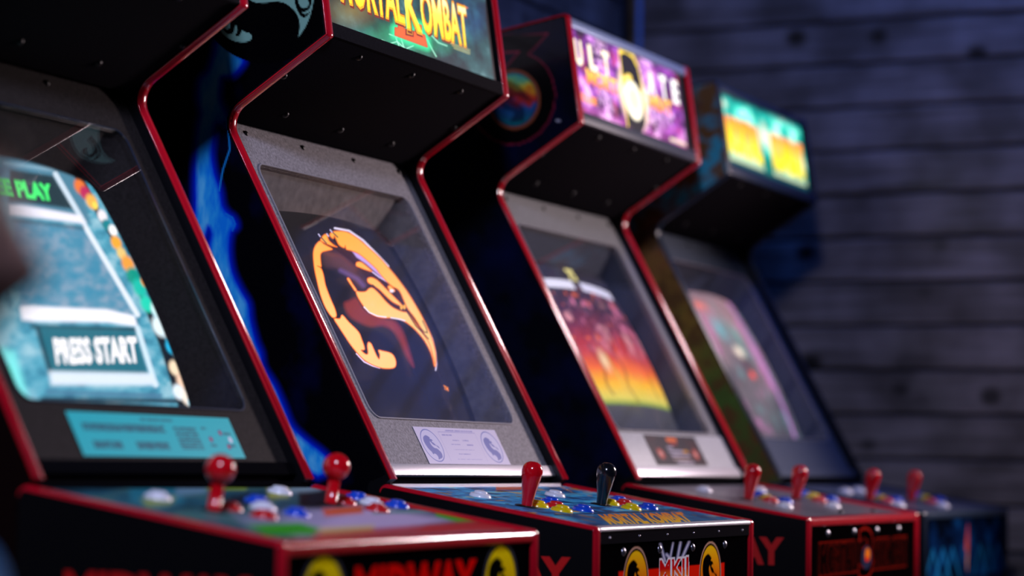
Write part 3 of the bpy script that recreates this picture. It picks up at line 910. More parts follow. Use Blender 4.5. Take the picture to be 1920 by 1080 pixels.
def side_lightning(parent, X):
    bolt = [(410,78),(432,96),(454,111),(446,128),(432,141),(415,143),(411,160),(411,188),(423,218),(415,229),(402,232),(398,260),(395,290),(400,325),(410,355),(415,385),(425,401),(436,410),(441,424),(431,436),(428,470),(434,510),(450,545),(464,570),(468,600),(478,640),(487,662),(492,690),(512,722),(530,762),(546,800),(575,828),(606,852),(614,870),(596,892),(560,860),(520,790),(480,706),(440,616),(404,530),(393,470),(398,440),(390,424),(382,446),(370,470),(350,450),(360,420),(367,400),(368,360),(367,320),(369,270),(374,232),(378,212),(373,184),(376,152),(392,134),(402,104)]
    em_a = [(345,220),(380,265),(375,330),(385,370),(350,405),(320,405),(285,390),(300,430),(340,465),(385,475),(430,440),(440,380),(455,357),(475,365),(480,430),(455,490),(480,505),(520,480),(545,425),(590,445),(650,460),(683,500),(670,545),(620,575),(540,585),(470,578),(400,555),(330,515),(280,470),(245,420),(215,350),(195,290),(170,200),(170,60),(190,-80),(260,-160),(330,-120),(300,20)]
    em_b = [(620,-60),(660,0),(720,30),(790,42),(880,38),(980,25),(1070,25),(1150,50),(1220,100),(1280,160),(1320,230),(1340,300),(1345,380),(1335,450),(1325,510),(1380,440),(1430,360),(1470,270),(1500,180),(1520,90),(1535,0),(1530,-120),(1480,-260),(1380,-380),(1200,-480),(900,-440),(700,-260)]
    sw = [(1262,-40),(1272,0),(1290,90),(1330,180),(1370,230),(1410,240),(1450,215),(1490,160),(1450,185),(1410,195),(1370,165),(1420,160),(1470,130),(1500,70),(1505,0),(1495,-60),(1440,-60),(1420,-20),(1450,-5),(1470,40),(1455,90),(1410,115),(1370,105),(1335,60),(1320,0),(1310,-60)]
    z7 = lambda L: [(380+a/7.385, b/7.385) for a, b in L]
    def f(A):
        x, y = A.x, A.y
        A.rgb[:] = lin((3, 3, 7))
        n = fbm(x/70, y/90, 41)
        A.mix(np.clip((n-.52)*1.6, 0, .35), (4,10,60))
        d = A.sdf(smoothpoly(bolt, 3), 60)
        A.mix(np.clip(1-d/17, 0, 1)**1.7*.95, (0,44,235))
        s = fbm(x/14+y/120, y/46, 47)
        inner = ramp(s, [(.25, (16,135,245)), (.5, (44,170,250)), (.75, (95,200,255))])
        A.mix(np.clip((-d+2)/9, 0, 1), inner)
        A.line([(423,218),(428,245),(431,280),(424,300),(418,318),(413,345),(411,358)], 2.2, (30,150,235), 1.2)
        A.line([(424,401),(436,408),(441,420),(436,432)], 2.5, (20,130,230), 1.4)
        A.poly([(250,160),(262,170),(266,205),(258,212),(250,190)], (10,110,225), 4)
        q = np.hypot((x-500)/128, (y+8)/128); A.mix(np.clip((1-q)/.012, 0, 1), (2,2,4))
        g = (128,176,160)
        for P in (em_a, em_b):
            dd = A.sdf(smoothpoly(z7(P), 3), 10); A.mix(np.clip(.5-dd/1.2, 0, 1), g)
        A.poly(z7(sw), (2,2,4), .6, smooth=3)
    outline = [tuple(p) for p in CROWN]+[(YB, 1.79), (YB, .80), (1.62, .80), (1.62, 1.03)]
    def keep(W, u, v):
        a = Art(W[:, 1], W[:, 2], u, v); return a.sdf(outline, 1) < -.007
    art_grid('side_art', lambda u, v: np.stack([np.full_like(u, X-.0007), 1.59+.60*u, .98+.92*v], 1), 300, 440, f, M_sideprint, parent, keep=keep, label='blue lightning and pale green emblem print')


def cp_scratch(A):
    x, y, u, v = A.x, A.y, A.u, A.v
    n = fbm(u*10, v*26, 51, 5); m = fbm(u*40, v*12, 55, 4)
    A.rgb = ramp(n*.6+m*.4, [(.28, (6, 34, 66)), (.42, (14, 98, 160)), (.56, (26, 146, 205)), (.68, (70, 190, 220)), (.82, (200, 180, 70))])
    k = (vnoise(u*34, v*22, 61) > .78) & (vnoise(u*9, v*7, 62) > .45); A.mix(k*.8, (196,150,20))
    k = (vnoise(u*40, v*30, 65) > .80); A.mix(k*.75, (5,10,16))
    A.poly([(930,912),(980,912),(980,918),(930,919)], (190,80,30), 1.5); A.line([(880,930),(1180,924)], 1.6, (110,190,210), .8, .8)
    A.line([(1040,965),(1270,957)], 2.2, (6,16,26), 1)
    A.poly([(1045,966),(1280,957),(1420,985),(1130,990)], (14,66,110), 4, .75)
    X, Y = A.x, A.y
    A.text('MORTAL KOMBAT', (1143,982), (1300,978), (-22,-17), [(0, (240,190,10)), (1, (226,120,20))], .05)
    A.text('HIGH PUNCH', (1048,912), (1076,925), (-8,-6), (235,160,20), .03)
    A.line([(1060,908),(1110,922)], 2.2, (220,40,20), 1)


def fr_two(A):
    A.rgb[:] = lin((5, 4, 6)); x, y = A.x, A.y
    A.poly([(1160,1072),(1210,1068),(1300,1060),(1358,1055),(1358,1130),(1160,1140)], (235,30,10), 1)
    for X0 in (3.222, 3.532):
        emb_front(A, None, .041, X0, .902, [(0, (236,60,14)), (.5, (240,120,16)), (1, (250,200,20))], (6,5,5), ((190,150,130),(10,8,8)))
    for a, b, w in (((1238,1020),(1247,1052),5),((1262,1018),(1256,1050),3.5),((1276,1017),(1270,1048),5),((1292,1016),(1278,1048),5),((1250,1040),(1262,1052),6)):
        A.line([a, b], w, (150,160,205), 1.6, .85); A.line([a, b], w*.35, (225,225,240), 1.2, .8)
    A.text('MKII', (1236,1086), (1292,1080), (0,-36), (225,226,236), .075)
    A.text('MKII', (1237,1085), (1291,1079), (0,-34), [(0, (250,120,30)), (.5, (210,20,20)), (1, (190,10,20))], .02)


def card_lilac(A):
    A.rgb[:] = lin((208, 204, 232)); u, v = A.u, A.v
    ink = (120, 120, 195)
    for uu in (.13, .86):
        emblem(A, (u-uu)/.092, (v-.5)/.37, (204,204,236), (84,98,180), ((96,110,190), (206,206,238)))
    for v0, u0, u1, h in [(.93,.36,.70,.018),(.80,.30,.42,.014),(.66,.40,.48,.012),(.66,.52,.60,.016),(.54,.36,.47,.012),(.54,.55,.63,.016),(.40,.36,.62,.012),(.28,.40,.55,.012),(.14,.36,.66,.008)]:
        A.mix(((np.abs(v-v0) < h) & (u > u0) & (u < u1))*(.3+.5*(vnoise(u*160, v*30, 3) > .35)), ink)
    fr = ((np.abs(u-.27) < .002) | (np.abs(u-.72) < .002)) & (v < .88) & (v > .08) | (np.abs(v-.88) < .008) & (u > .27) & (u < .72)
    A.mix(fr*.5, ink)


# ================================================================== cabinet with the big 3
def mq_three(A):
    x, y, u, v = A.x, A.y, A.u, A.v
    n = fbm(u*12, v*5, 71, 5); n2 = fbm(u*22, v*9, 75, 4)
    A.rgb = ramp(n, [(.25, (24, 6, 36)), (.45, (98, 30, 120)), (.6, (170, 80, 190)), (.78, (236, 180, 240))])
    A.mix(np.clip((.45-n2)*4, 0, 1)*.8, (26,8,30)); A.mix(np.clip((n2-.6)*5, 0, 1)*.5, (200,50,60))
    A.mix(np.clip((.28-v)/.28, 0, 1)*np.clip(n*1.3, 0, 1)*.6, (140,40,60))
    # jagged columns beside the numeral
    for cx in (.24, .66): A.mix(np.clip(1-np.abs(u-cx)/.09, 0, 1)*.6*(vnoise(u*60, v*40, 79) > .45), (255,200,255))
    A.text('MORTAL', (.10,.40), (.46,.40), (0,.17), [(0, (225,110,30)), (1, (255,200,70))], .05, X=u, Y=v)
    A.text('KOMBAT', (.54,.40), (.86,.40), (0,.17), [(0, (225,110,30)), (1, (255,200,70))], .05, X=u, Y=v)
    for i, ch in enumerate('ULT'): A.text(ch, (.025+.115*i,.60), (.085+.115*i,.60), (0,.27), (255,240,205), .05, X=u, Y=v)
    for i, ch in enumerate('ATE'): A.text(ch, (.66+.115*i,.60), (.72+.115*i,.60), (0,.27), (255,250,245), .05, X=u, Y=v)
    q = np.hypot((u-.50)/.14, (v-.45)/.45); A.mix(np.clip((1.05-q)/.25, 0, 1)*.9, (255,225,190))
    A.text('3', (.405,.06), (.60,.06), (0,.88), (240,205,70), .10, X=u, Y=v); A.text('3', (.415,.08), (.59,.08), (0,.84), (14,8,6), .06, X=u, Y=v)
    q = np.hypot((u-.495)/.085, (v-.40)/.26); A.mix(np.clip((1-q)/.12, 0, 1), (255,244,215)); A.mix(np.clip((.55-np.hypot((u-.50)/.1, (v-.42)/.3))/.2, 0, 1)*.4, (240,160,90))
    A.text('MORTAL KOMBAT', (.02,.16), (.16,.16), (0,.09), (250,140,30), .05, X=u, Y=v)
    A.rgb *= 1.3
    A.mix(((np.abs(v-.075) < .022) & (u > .80) & (u < .96))*1., (235,215,190))
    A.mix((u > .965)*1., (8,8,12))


def side_three(parent, X):
    z = lambda L: [(880+a/2.571, b/2.571) for a, b in L]
    three = z([(20,172),(160,170),(378,160),(330,215),(285,262),(330,285),(370,320),(400,380),(415,450),(408,520),(380,590),(340,640),(290,675),(230,698),(170,695),(110,670),(60,630),(25,580),(0,520),(60,420),(130,380),(180,320),(240,250),(175,254),(20,258)])
    def f(A):
        x, y = A.x, A.y
        A.rgb[:] = lin((3, 6, 16))
        A.mix(np.clip(fbm(x/60, y/70, 81)-.3, 0, .6), (8,18,66))
        d = A.sdf(three, 30); A.mix(np.clip(.5-d/2, 0, 1), (3,3,5)); A.mix(np.clip(1.3-np.abs(d)/1.2, 0, 1), (150,34,62))
        cx, cy = 880+215/2.571, 480/2.571
        q = np.hypot((x-cx)/50, (y-cy)/57)
        A.mix(np.clip((1-q)/.05, 0, 1), (178,96,58)); A.mix(np.clip((.94-q)/.05, 0, 1), (12,26,60))
        ii = np.clip((.88-q)/.05, 0, 1); n = fbm(x/18, y/18, 85)
        t = (y-cy)/57
        A.mix(ii, ramp(t+(n-.5)*.5, [(-.9, (40,150,170)), (-.6, (120,200,120)), (-.4, (230,190,40)), (-.2, (210,70,40)), (.05, (170,40,44)), (.2, (36,84,150)), (.5, (30,90,130)), (.8, (20,120,130))]))
        body = [(-.62,.62),(-.35,.80),(-.05,.72),(.30,.52),(.55,.25),(.80,-.05),(.52,-.02),(.10,.18),(-.02,-.05),(.42,-.30),(.45,-.85),(.1,-.92),(-.2,-.92),(.02,-.55),(-.42,-.40),(-.66,-.15),(-.76,.15)]
        d = A.sdf(smoothpoly([(cx+a*42, cy-b*46) for a, b in body], 3), 10); A.mix(np.clip(.5-d/4, 0, 1)*.7, (12,16,34))
        A.line([(1043,226),(1049,227)], 2.5, (210,210,225), .8)
    outline = [tuple(p) for p in CROWN]+[(YB, 1.79), (YB, .80), (1.62, .80), (1.62, 1.03)]
    def keep(W, u, v):
        a = Art(W[:, 1], W[:, 2], u, v); return a.sdf(outline, 1) < -.007
    art_grid('side_art', lambda u, v: np.stack([np.full_like(u, X-.0007), 1.59+.60*u, .98+.92*v], 1), 200, 300, f, M_sideprint, parent, keep=keep, label='dark print with a ringed emblem')


def scr_fire(A):
    x, y, u, v = A.x, A.y, A.u, A.v
    n = fbm(u*9, v*9, 91, 5); n2 = fbm(u*20, v*16, 95, 4)
    w = v+(n-.5)*.16*np.clip((v-.2)*4, 0, 1)
    A.rgb = ramp(w, [(0, (52,54,66)), (.145, (66,66,74)), (.155, (120,150,60)), (.19, (226,210,90)), (.27, (255,190,40)), (.36, (250,110,40)), (.47, (196,50,54)), (.58, (120,40,66)), (.72, (60,30,56)), (.85, (40,34,50)), (1, (36,36,48))])
    A.mix(np.clip((n2-.55)*5, 0, 1)*np.clip((v-.38)*4, 0, 1)*np.clip((.88-v)*8, 0, 1), (226,120,160))
    A.mix(np.clip((n-.56)*6, 0, 1)*np.clip((v-.42)*6, 0, 1)*np.clip((.80-v)*6, 0, 1)*.8, (255,170,180))
    A.mix(np.clip((vnoise(u*34, v*30, 99)-.8)*6, 0, 1)*(v > .45)*(v < .85)*.9, (255,110,60))
    for uu, a in ((.30,.2),(.52,.16),(.86,.2)): A.mix(np.clip(1-np.abs(u-uu+.02*np.sin(v*30))/.022, 0, 1)*(v > a)*(v < .5)*.6, (52,20,34))
    A.mix(np.clip(1-np.hypot((u-.36)/.06, (v-.40)/.09), 0, 1)*.9, (255,240,190)); A.mix(np.clip(1-np.abs(u-.40-(.45-v)*.25)/.018, 0, 1)*(v > .2)*(v < .45)*.7, (214,190,90))
    A.mix(((u > .06) & (u < .46) & (np.abs(v-.865) < .026))*1., (236,232,255)); A.mix(((u > .54) & (u < .95) & (np.abs(v-.865) < .026))*1., (226,222,250))
    A.text('75', (.46,.90), (.55,.90), (0,.07), (250,235,150), .05, X=u, Y=v)
    A.mix((np.minimum(np.minimum(u, 1-u), np.minimum(v, 1-v)) < .012)*1., (6,6,8))


def cp_steel(A):
    n = fbm(A.u*60, A.v*3, 101); m = fbm(A.u*5, A.v*4, 105)
    A.rgb = ramp(n*.35+m*.65, [(.2, (86,84,94)), (.8, (122,119,130))])


def cp_blue(A):
    n = fbm(A.u*40, A.v*3, 111); m = fbm(A.u*5, A.v*4, 115)
    A.rgb = ramp(n*.35+m*.65, [(.2, (58,68,92)), (.8, (92,102,126))])


def fr_three(A):
    A.rgb[:] = lin((9, 6, 8)); x, y, W = A.x, A.y, A.W
    zz = (W[:, 2]-.81)/.148; uu = A.u; zz = .22+(zz-.47)/.39*.56
    A.mix(((uu > .07) & (uu < .93) & (zz < .78) & (zz > .22))*np.clip(fbm(uu*14, zz*3, 121)*.9, 0, 1), (58,16,14))
    ol = (170, 34, 20)
    for a, b in ((.08,.40),(.43,.47),(.60,.74),(.78,.92)): A.mix(((np.abs(zz-.78) < .012) & (uu > a) & (uu < b))*.9, ol)
    A.mix(((np.abs(zz-.22) < .012) & (uu > .08) & (uu < .92))*.8, ol)
    A.text('MORTAL', (.09,.25), (.43,.25), (0,.5), (120,26,18), .03, X=uu, Y=zz, alpha=.8); A.text('MORTAL', (.095,.26), (.425,.26), (0,.47), (24,8,8), .01, X=uu, Y=zz)
    A.text('KOMBAT', (.59,.25), (.92,.25), (0,.5), (120,26,18), .03, X=uu, Y=zz, alpha=.8); A.text('KOMBAT', (.595,.26), (.915,.26), (0,.47), (24,8,8), .01, X=uu, Y=zz)
    A.text('3', (.44,.12), (.58,.12), (0,.84), (190,40,30), .04, X=uu, Y=zz); A.text('3', (.445,.14), (.575,.14), (0,.80), (8,5,6), .02, X=uu, Y=zz)
    q = np.hypot((uu-.515)/.05, (zz-.45)/.22); A.mix(np.clip((1-q)/.1, 0, 1), (60,66,100)); 
    A.rgb *= .55
    A.mix(np.clip((1-np.hypot((uu-.525)/.028, (zz-.50)/.13))/.2, 0, 1), (240,130,30)); A.mix(np.clip((1-np.hypot((uu-.52)/.02, (zz-.42)/.05))/.2, 0, 1), (235,50,20))


def card_dark(A):
    A.rgb[:] = lin((34, 22, 34)); u, v = A.u, A.v
    A.mix(np.clip((fbm(u*10, v*4, 131)-.5)*3, 0, 1)*.7, (84,30,26))
    A.mix(((np.abs(v-.86) < .07) & (u > .40) & (u < .60))*1., (236,110,30))
    A.mix(((np.abs(v-.72) < .025) & (u > .43) & (u < .57))*.8, (190,40,30))
    for v0, u0, u1, c in [(.60,.34,.46,(200,196,215)),(.47,.34,.62,(200,196,215)),(.33,.36,.72,(196,188,205)),(.20,.36,.70,(200,180,170)),(.09,.40,.74,(205,200,215))]:
        A.mix(((np.abs(v-v0) < .032) & (u > u0) & (u < u1))*(.3+.6*(vnoise(u*90, v*20, 7) > .35)), c)
    A.mix(((np.abs(v-.47) < .04) & (u > .62) & (u < .72))*.9, (226,160,40))
    for uu in (.17, .85):
        q = np.hypot((u-uu)/.07, (v-.38)/.22); A.mix(np.clip((1-q)/.4, 0, 1), (190,80,60)); A.mix(np.clip((.4-q)/.3, 0, 1), (250,200,190))
    a = np.abs(u-.5)*2; b = np.abs(v-.5)*2; A.mix(((a > .985) | (b > .95))*1., (12,10,14))


# ================================================================== cabinet beside the plank wall
def mq_four(A):
    u, v = A.u, A.v
    n = fbm(u*9, v*5, 141, 4)
    A.rgb = ramp(n, [(.25, (10, 110, 100)), (.45, (30, 190, 170)), (.6, (110, 230, 205)), (.8, (220, 250, 230))])
    A.mix(np.clip((v-.92)*12, 0, 1), (14,60,80)); A.mix(np.clip((.26-v)*5, 0, 1), (8,50,60))
    g = [(0, (255,232,20)), (.5, (255,205,15)), (.85, (255,165,20)), (1, (255,120,20))]
    vv = (v-.22)/(.70-.22)
    for a, b in ((.03,.44),(.56,.985)):
        m = np.clip((u-a)/.02, 0, 1)*np.clip((b-u)/.02, 0, 1)*np.clip((v-.20)/.04, 0, 1)*np.clip((.72-v)/.05, 0, 1)
        A.mix(m*.78, ramp(vv, [(0, (240,200,5)), (.5, (240,160,5)), (1, (240,105,16))]))
    A.text('MORTAL', (.035,.22), (.435,.22), (0,.48), g, .05, X=u, Y=v); A.text('KOMBAT', (.565,.22), (.98,.22), (0,.48), g, .05, X=u, Y=v)
    A.mix(np.clip(1-np.hypot((u-.50)/.07, (v-.62)/.26), 0, 1), (250,225,200)); A.mix(np.clip(1-np.abs(u-.455-(.6-v)*.05)/.012, 0, 1)*(v < .8)*.9, (4,70,60))
    A.rgb *= 1.25
    A.mix(np.clip(1-np.hypot((u-.05)/.05, (v-.86)/.09), 0, 1), (240,250,225)); A.mix(np.clip(1-np.hypot((u-.52)/.09, (v-.22)/.2), 0, 1)*.9, (6,110,90))
    A.mix(((np.abs(v-.135) < .04) & (u > .03) & (u < .44))*.8, (200,215,170)); A.mix(((np.abs(v-.135) < .04) & (u > .56) & (u < .98))*.8, (200,215,170))


def scr_pink(A):
    u, v = A.u, A.v
    n = fbm(u*5, v*5, 151, 4); m = fbm(u*8+5, v*7, 155, 4)
    A.rgb = ramp(n*.5+v*.5, [(.15, (52,50,58)), (.4, (88,80,86)), (.6, (120,96,104)), (.9, (156,112,112))])*.8
    A.mix(np.clip((m-.55)*4, 0, 1)*.5, (70,120,120)); A.mix(np.clip((n-.58)*5, 0, 1)*.6, (170,90,150))
    A.mix(np.clip(1-np.hypot((u-.38)/.10, (v-.74)/.12), 0, 1)*.8, (70,140,150)); A.mix(np.clip(1-np.hypot((u-.62)/.09, (v-.72)/.14), 0, 1)*.7, (90,140,130))
    A.mix(np.clip(1-np.hypot((u-.50)/.14, (v-.50)/.16), 0, 1)*.8, (60,40,44)); A.mix(np.clip(1-np.hypot((u-.52)/.05, (v-.42)/.04), 0, 1), (235,70,50))
    A.mix(np.clip(1-np.hypot((u-.50)/.10, (v-.58)/.06), 0, 1)*.8, (226,210,190)); A.mix(np.clip(1-np.hypot((u-.28)/.16, (v-.90)/.05), 0, 1)*.7, (205,96,80))
    A.mix(np.clip(1-np.abs(u-.86-(v-.5)*.06)/.05, 0, 1)*.7, (170,100,180)); A.rgb *= 2.3


def fr_blue(A):
    u = A.u; z = (A.W[:, 2]-.81)/.148
    n = fbm(u*10, z*4, 161, 4)
    A.rgb = ramp(n, [(.25, (4,10,22)), (.55, (8,34,74)), (.8, (14,70,126))])
    A.mix((np.abs(u-.5) > .45)*.9, (4,8,14))
    for i in range(8):
        c = .09+.117*i; A.mix(np.clip(1-np.abs(np.abs(u-c)-(.62-z)*.22)/.022, 0, 1)*(z > .2)*(z < .66)*.7*(abs(c-.5) > .07), (30,130,190))
    fl = [(.513,.97),(.522,.78),(.522,.62),(.515,.48),(.506,.26),(.497,.46),(.500,.56),(.482,.60),(.490,.76)]
    d = A.sdf(smoothpoly(fl, 3), .3, X=u, Y=z); A.mix(np.clip(.5-d/.012, 0, 1), ramp(z, [(0, (250,150,90)), (.4, (255,180,60)), (.6, (235,90,40)), (1, (200,50,40))]))
    for i in range(4): A.mix(np.clip(1-np.hypot((u-.16-.22*i)/.022, (z-.80)/.07), 0, 1)*.9, (3,5,9))


def mottled_mat():
    m = bpy.data.materials.new('mottled_side_vinyl'); m.use_nodes = True
    nt = m.node_tree; b = nt.nodes['Principled BSDF']; L = nt.links.new; N = nt.nodes.new
    tc = N('ShaderNodeTexCoord'); nz = N('ShaderNodeTexNoise'); nz.inputs['Scale'].default_value = 16; nz.inputs['Detail'].default_value = 4; nz.inputs['Distortion'].default_value = .8
    L(tc.outputs['Object'], nz.inputs['Vector'])
    sx = N('ShaderNodeSeparateXYZ'); L(tc.outputs['Object'], sx.inputs[0])
    mr = N('ShaderNodeMapRange'); mr.inputs['From Min'].default_value = 1.0; mr.inputs['From Max'].default_value = 1.9; L(sx.outputs['Z'], mr.inputs['Value'])
    r1 = N('ShaderNodeValToRGB'); e = r1.color_ramp.elements
    e[0].position = 0; e[0].color = (.10, .07, .02, 1); e[1].position = 1; e[1].color = (.14, .05, .02, 1)
    for p, c in ((.25, (.10, .20, .03)), (.45, (.34, .19, .03)), (.60, (.30, .12, .04)), (.72, (.04, .40, .58)), (.86, (.05, .42, .62))):
        k = e.new(p); k.color = (*c, 1)
    ad = N('ShaderNodeMath'); ad.operation = 'MULTIPLY_ADD'; ad.inputs[1].default_value = .35; L(nz.outputs['Fac'], ad.inputs[0])
    sb = N('ShaderNodeMath'); sb.operation = 'SUBTRACT'; sb.inputs[1].default_value = .175; L(mr.outputs[0], sb.inputs[0]); L(sb.outputs[0], ad.inputs[2])
    L(ad.outputs[0], r1.inputs['Fac'])
    n2 = N('ShaderNodeTexNoise'); n2.inputs['Scale'].default_value = 30; n2.inputs['Detail'].default_value = 3; L(tc.outputs['Object'], n2.inputs['Vector'])
    r2 = N('ShaderNodeValToRGB'); r2.color_ramp.elements[0].position = .42; r2.color_ramp.elements[1].position = .58
    L(n2.outputs['Fac'], r2.inputs['Fac'])
    mx = N('ShaderNodeMix'); mx.data_type = 'RGBA'; L(r2.outputs['Color'], mx.inputs['Factor']); L(r1.outputs['Color'], mx.inputs['A']); mx.inputs['B'].default_value = (.17, .08, .022, 1)
    L(mx.outputs['Result'], b.inputs['Base Color']); b.inputs['Roughness'].default_value = .35
    return m


M_bez1 = mat('dark_brown_bezel', (.022, .019, .018), .6, spec=.04, bump=(220, .4, .3))
M_bez2 = mat('grey_vinyl_bezel', (.26, .25, .265), .6, spec=.08, bump=(260, .5, .35))
M_bez3 = mat('grey_bezel', (.24, .245, .25), .6, spec=.08, bump=(260, .4, .2))
M_low3 = mat('pale_grey_plate', (.46, .48, .50), .55, bump=(260, .3, .2))
M_bez4 = mat('blue_grey_bezel', (.10, .12, .16), .6, spec=.08, bump=(260, .4, .2))
M_ret1 = mat('black_retainer', (.016, .015, .017), .7, spec=.0, bump=(500, .3, .2))
M_ret3 = mat('blue_lit_steel_retainer', (.22, .30, .50), .40, .2, spec=.3)  # blue lamplight on the top strip is put into the steel colour
M_ret3l = mat('dark_steel_retainer', (.045, .055, .080), .45, spec=.2)
M_cp = print_mat('panel_overlay_print', .45, spec=.2)
M_cpsteel = print_mat('steel_panel', .30, coat=.1)
M_side1 = mat('black_side_red_tint', (.006, .002, .002), .6, spec=.03)

G2 = 'grey'
cabinet(dict(x=(2.226, 2.838), box=(2.212, 2.859, 1.267), mould=M_red, sidemat=M_side1, retmat=M_ret1, bezmat=M_bez1, shroud=M_bez1, rimmat=M_edgeblue, stripmat=M_gap, lipmat=M_gap,
    label='black arcade cabinet with a teal PRESS START screen and two red ball-topped joysticks',
    marquee=mq_dark, mq_res=(160, 60), mq_label='lit marquee sign', screen=scr_stone, crt=(.208, .128, .492), crt_res=(300, 280), scr_label='lit monitor with teal stone frame',
    card=((2.3575, 2.7225, .038, .097), card_cyan, (240, 50), 'cyan instruction card'), overlay=cp_colour, cp_res=(260, 130), cp_label='many-coloured panel overlay', cpmat=M_cp,
    rail='thick', railmat=M_redbar, front=fr_midway, fp_res=(330, 80), sidetext=(1.537, .899, .235, .042),
    sticks=[(*at_panel((401,953), 0), 'red', 'ball'), (*at_panel((620,941), 0), 'red', 'ball')],
    buttons=place([((298,920),'white'),((526,911),'white'),((431,940),'red'),((484,928),'blue'),((495,940),'white'),((497,955),'red'),((558,951),'blue'),((647,930),'red'),((690,922),'blue'),((698,932),'white'),((709,944),'red'),((756,937),'blue')], -.006)))
cabinet(dict(x=(3.082, 3.703), box=(3.068, 3.714, 1.267), mould=M_red, sidemat=M_black, retmat=M_ret1, bezmat=M_bez2, shroud=M_shroud, stripmat=M_metal, lipmat=M_metal, sideart=side_lightning,
    label='arcade cabinet with an orange dragon emblem on its screen and blue lightning down its side',
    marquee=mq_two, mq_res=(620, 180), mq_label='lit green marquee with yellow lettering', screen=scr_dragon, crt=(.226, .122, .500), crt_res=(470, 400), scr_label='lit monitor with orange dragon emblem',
    card=((3.255, 3.548, .0335, .097), card_lilac, (360, 80), 'pale lilac instruction card'), overlay=cp_scratch, cp_res=(420, 220), cp_label='blue scratched panel overlay', cpmat=M_cp,
    rail='thin', railmat=M_metal, front=fr_two, fp_res=(400, 100), sidetext=(1.540, .896, .235, .042),
    rivets=[(-.220, .945), (-.079, .945), (.060, .944), (.204, .945)],
    sticks=[(*at_panel((988,946), 0), 'red', 'bat'), (*at_panel((1128,943), 0), 'black', 'bat')],
    buttons=place([((902,921),'white'),((1042,920),'white'),((1010,939),'yellow'),((1035,933),'blue'),((1044,941),'red'),((1055,948),'yellow'),((1095,947),'blue'),((1144,936),'yellow'),((1162,931),'blue'),((1172,937),'red'),((1185,945),'yellow'),((1217,944),'blue')], -.005)))
cabinet(dict(x=(4.033, 4.652), box=(3.990, 4.690, 1.257), mould=M_red, sidemat=M_black, retmat=M_ret3, retlow=M_ret3l, bezmat=M_bez3, shroud=M_bez4, lowplate=M_low3, stripmat=M_metal, lipmat=M_gap, sideart=side_three,
    label='arcade cabinet with a purple marquee bearing a big 3 and a fiery screen',
    marquee=mq_three, mq_res=(300, 110), mq_label='lit purple marquee with a large numeral', screen=scr_fire, crt=(.230, .128, .500), crt_res=(240, 200), scr_label='lit monitor with fiery scene',
    card=((4.20, 4.475, .036, .100), card_dark, (180, 50), 'dark instruction card'), overlay=cp_steel, cp_res=(60, 30), cp_label='plain steel panel', cpmat=M_cpsteel,
    rail='thick', railmat=M_redbar, front=fr_three, fp_res=(240, 70), sidetext=(1.537, .902, .235, .043),
    rivets=[(-.235, .952), (-.075, .952), (.075, .952), (.225, .952)],
    sticks=[(*at_panel((1403,934), 0, 1.257), 'red', 'bat'), (*at_panel((1492,933), 0, 1.257), 'red', 'bat')],
    panel_bolts=[(*at_panel((1577,957), 0, 1.257),), (*at_panel((1638,956), 0, 1.257),)],
    buttons=place([((1321,911),'white'),((1424,912),'white'),((1426,921),'blue'),((1437,927),'yellow'),((1446,931),'red'),((1473,932),'blue'),((1472,941),'white'),((1512,919),'blue'),((1526,924),'yellow'),((1537,931),'red'),((1560,929),'blue'),((1562,941),'white')], -.006, 1.257)))
cabinet(dict(x=(4.844, 5.451), box=(4.791, 5.503, 1.267), mould=M_edgeblue, sidemat=mottled_mat(), retmat=M_bluebar, bezmat=M_bez4, shroud=M_bez4, stripmat=M_bez4, lipmat=M_gap,
    label='dark-trimmed arcade cabinet with mottled brown and teal side beside the plank wall',
    marquee=mq_four, mq_res=(220, 80), mq_label='lit teal marquee with orange lettering', screen=scr_pink, crt=(.226, .128, .500), crt_res=(200, 170), scr_label='lit monitor with pinkish picture',
    overlay=cp_blue, cp_res=(60, 30), cp_label='plain blue-grey panel', cpmat=M_cpsteel,
    rail='thick', railmat=M_bluebar, front=fr_blue, fp_res=(200, 60),
    sticks=[(*at_panel((1630,936), 0), 'red', 'bat'), (*at_panel((1708,936), 0), 'red', 'bat')],
    buttons=place([((1587,915),'white'),((1611,913),'white'),((1642,922),'blue'),((1651,928),'yellow'),((1664,933),'red'),((1682,931),'blue'),((1685,940),'white'),((1722,923),'blue'),((1735,928),'yellow'),((1746,934),'red'),((1763,931),'blue'),((1768,941),'white')], -.006)))

# ------------------------------------------------------------------ conduit in the corner
M_pipe = mat('painted_conduit', (.20, .28, .42), .35)
pv = R@np.array([1193-CX, 40-CY, FPX]); pv = pv*(WX-.035)/pv[0]
pipe = bpy.data.objects.new('conduit_pipe', None); COL.objects.link(pipe); pipe.location = (WX-.018, pv[1], 0)
tag(pipe, 'slim vertical conduit pipe in the corner of the plank walls', 'pipe')
tube_me = lathe_me('tube', [(.0, 2.85), (.0085, 2.85), (.0085, 0.0), (0, 0)], M_pipe, 16)
inst('tube', tube_me, pipe.location, pipe)
for z in (.5, 1.2, 1.9, 2.6):
    c = lathe_me('clip', [(.0088, -.008), (.0115, -.007), (.0115, .007), (.0088, .008)], M_bolt, 16)
    inst('clip', c, (pipe.location.x, pipe.location.y, z), pipe)


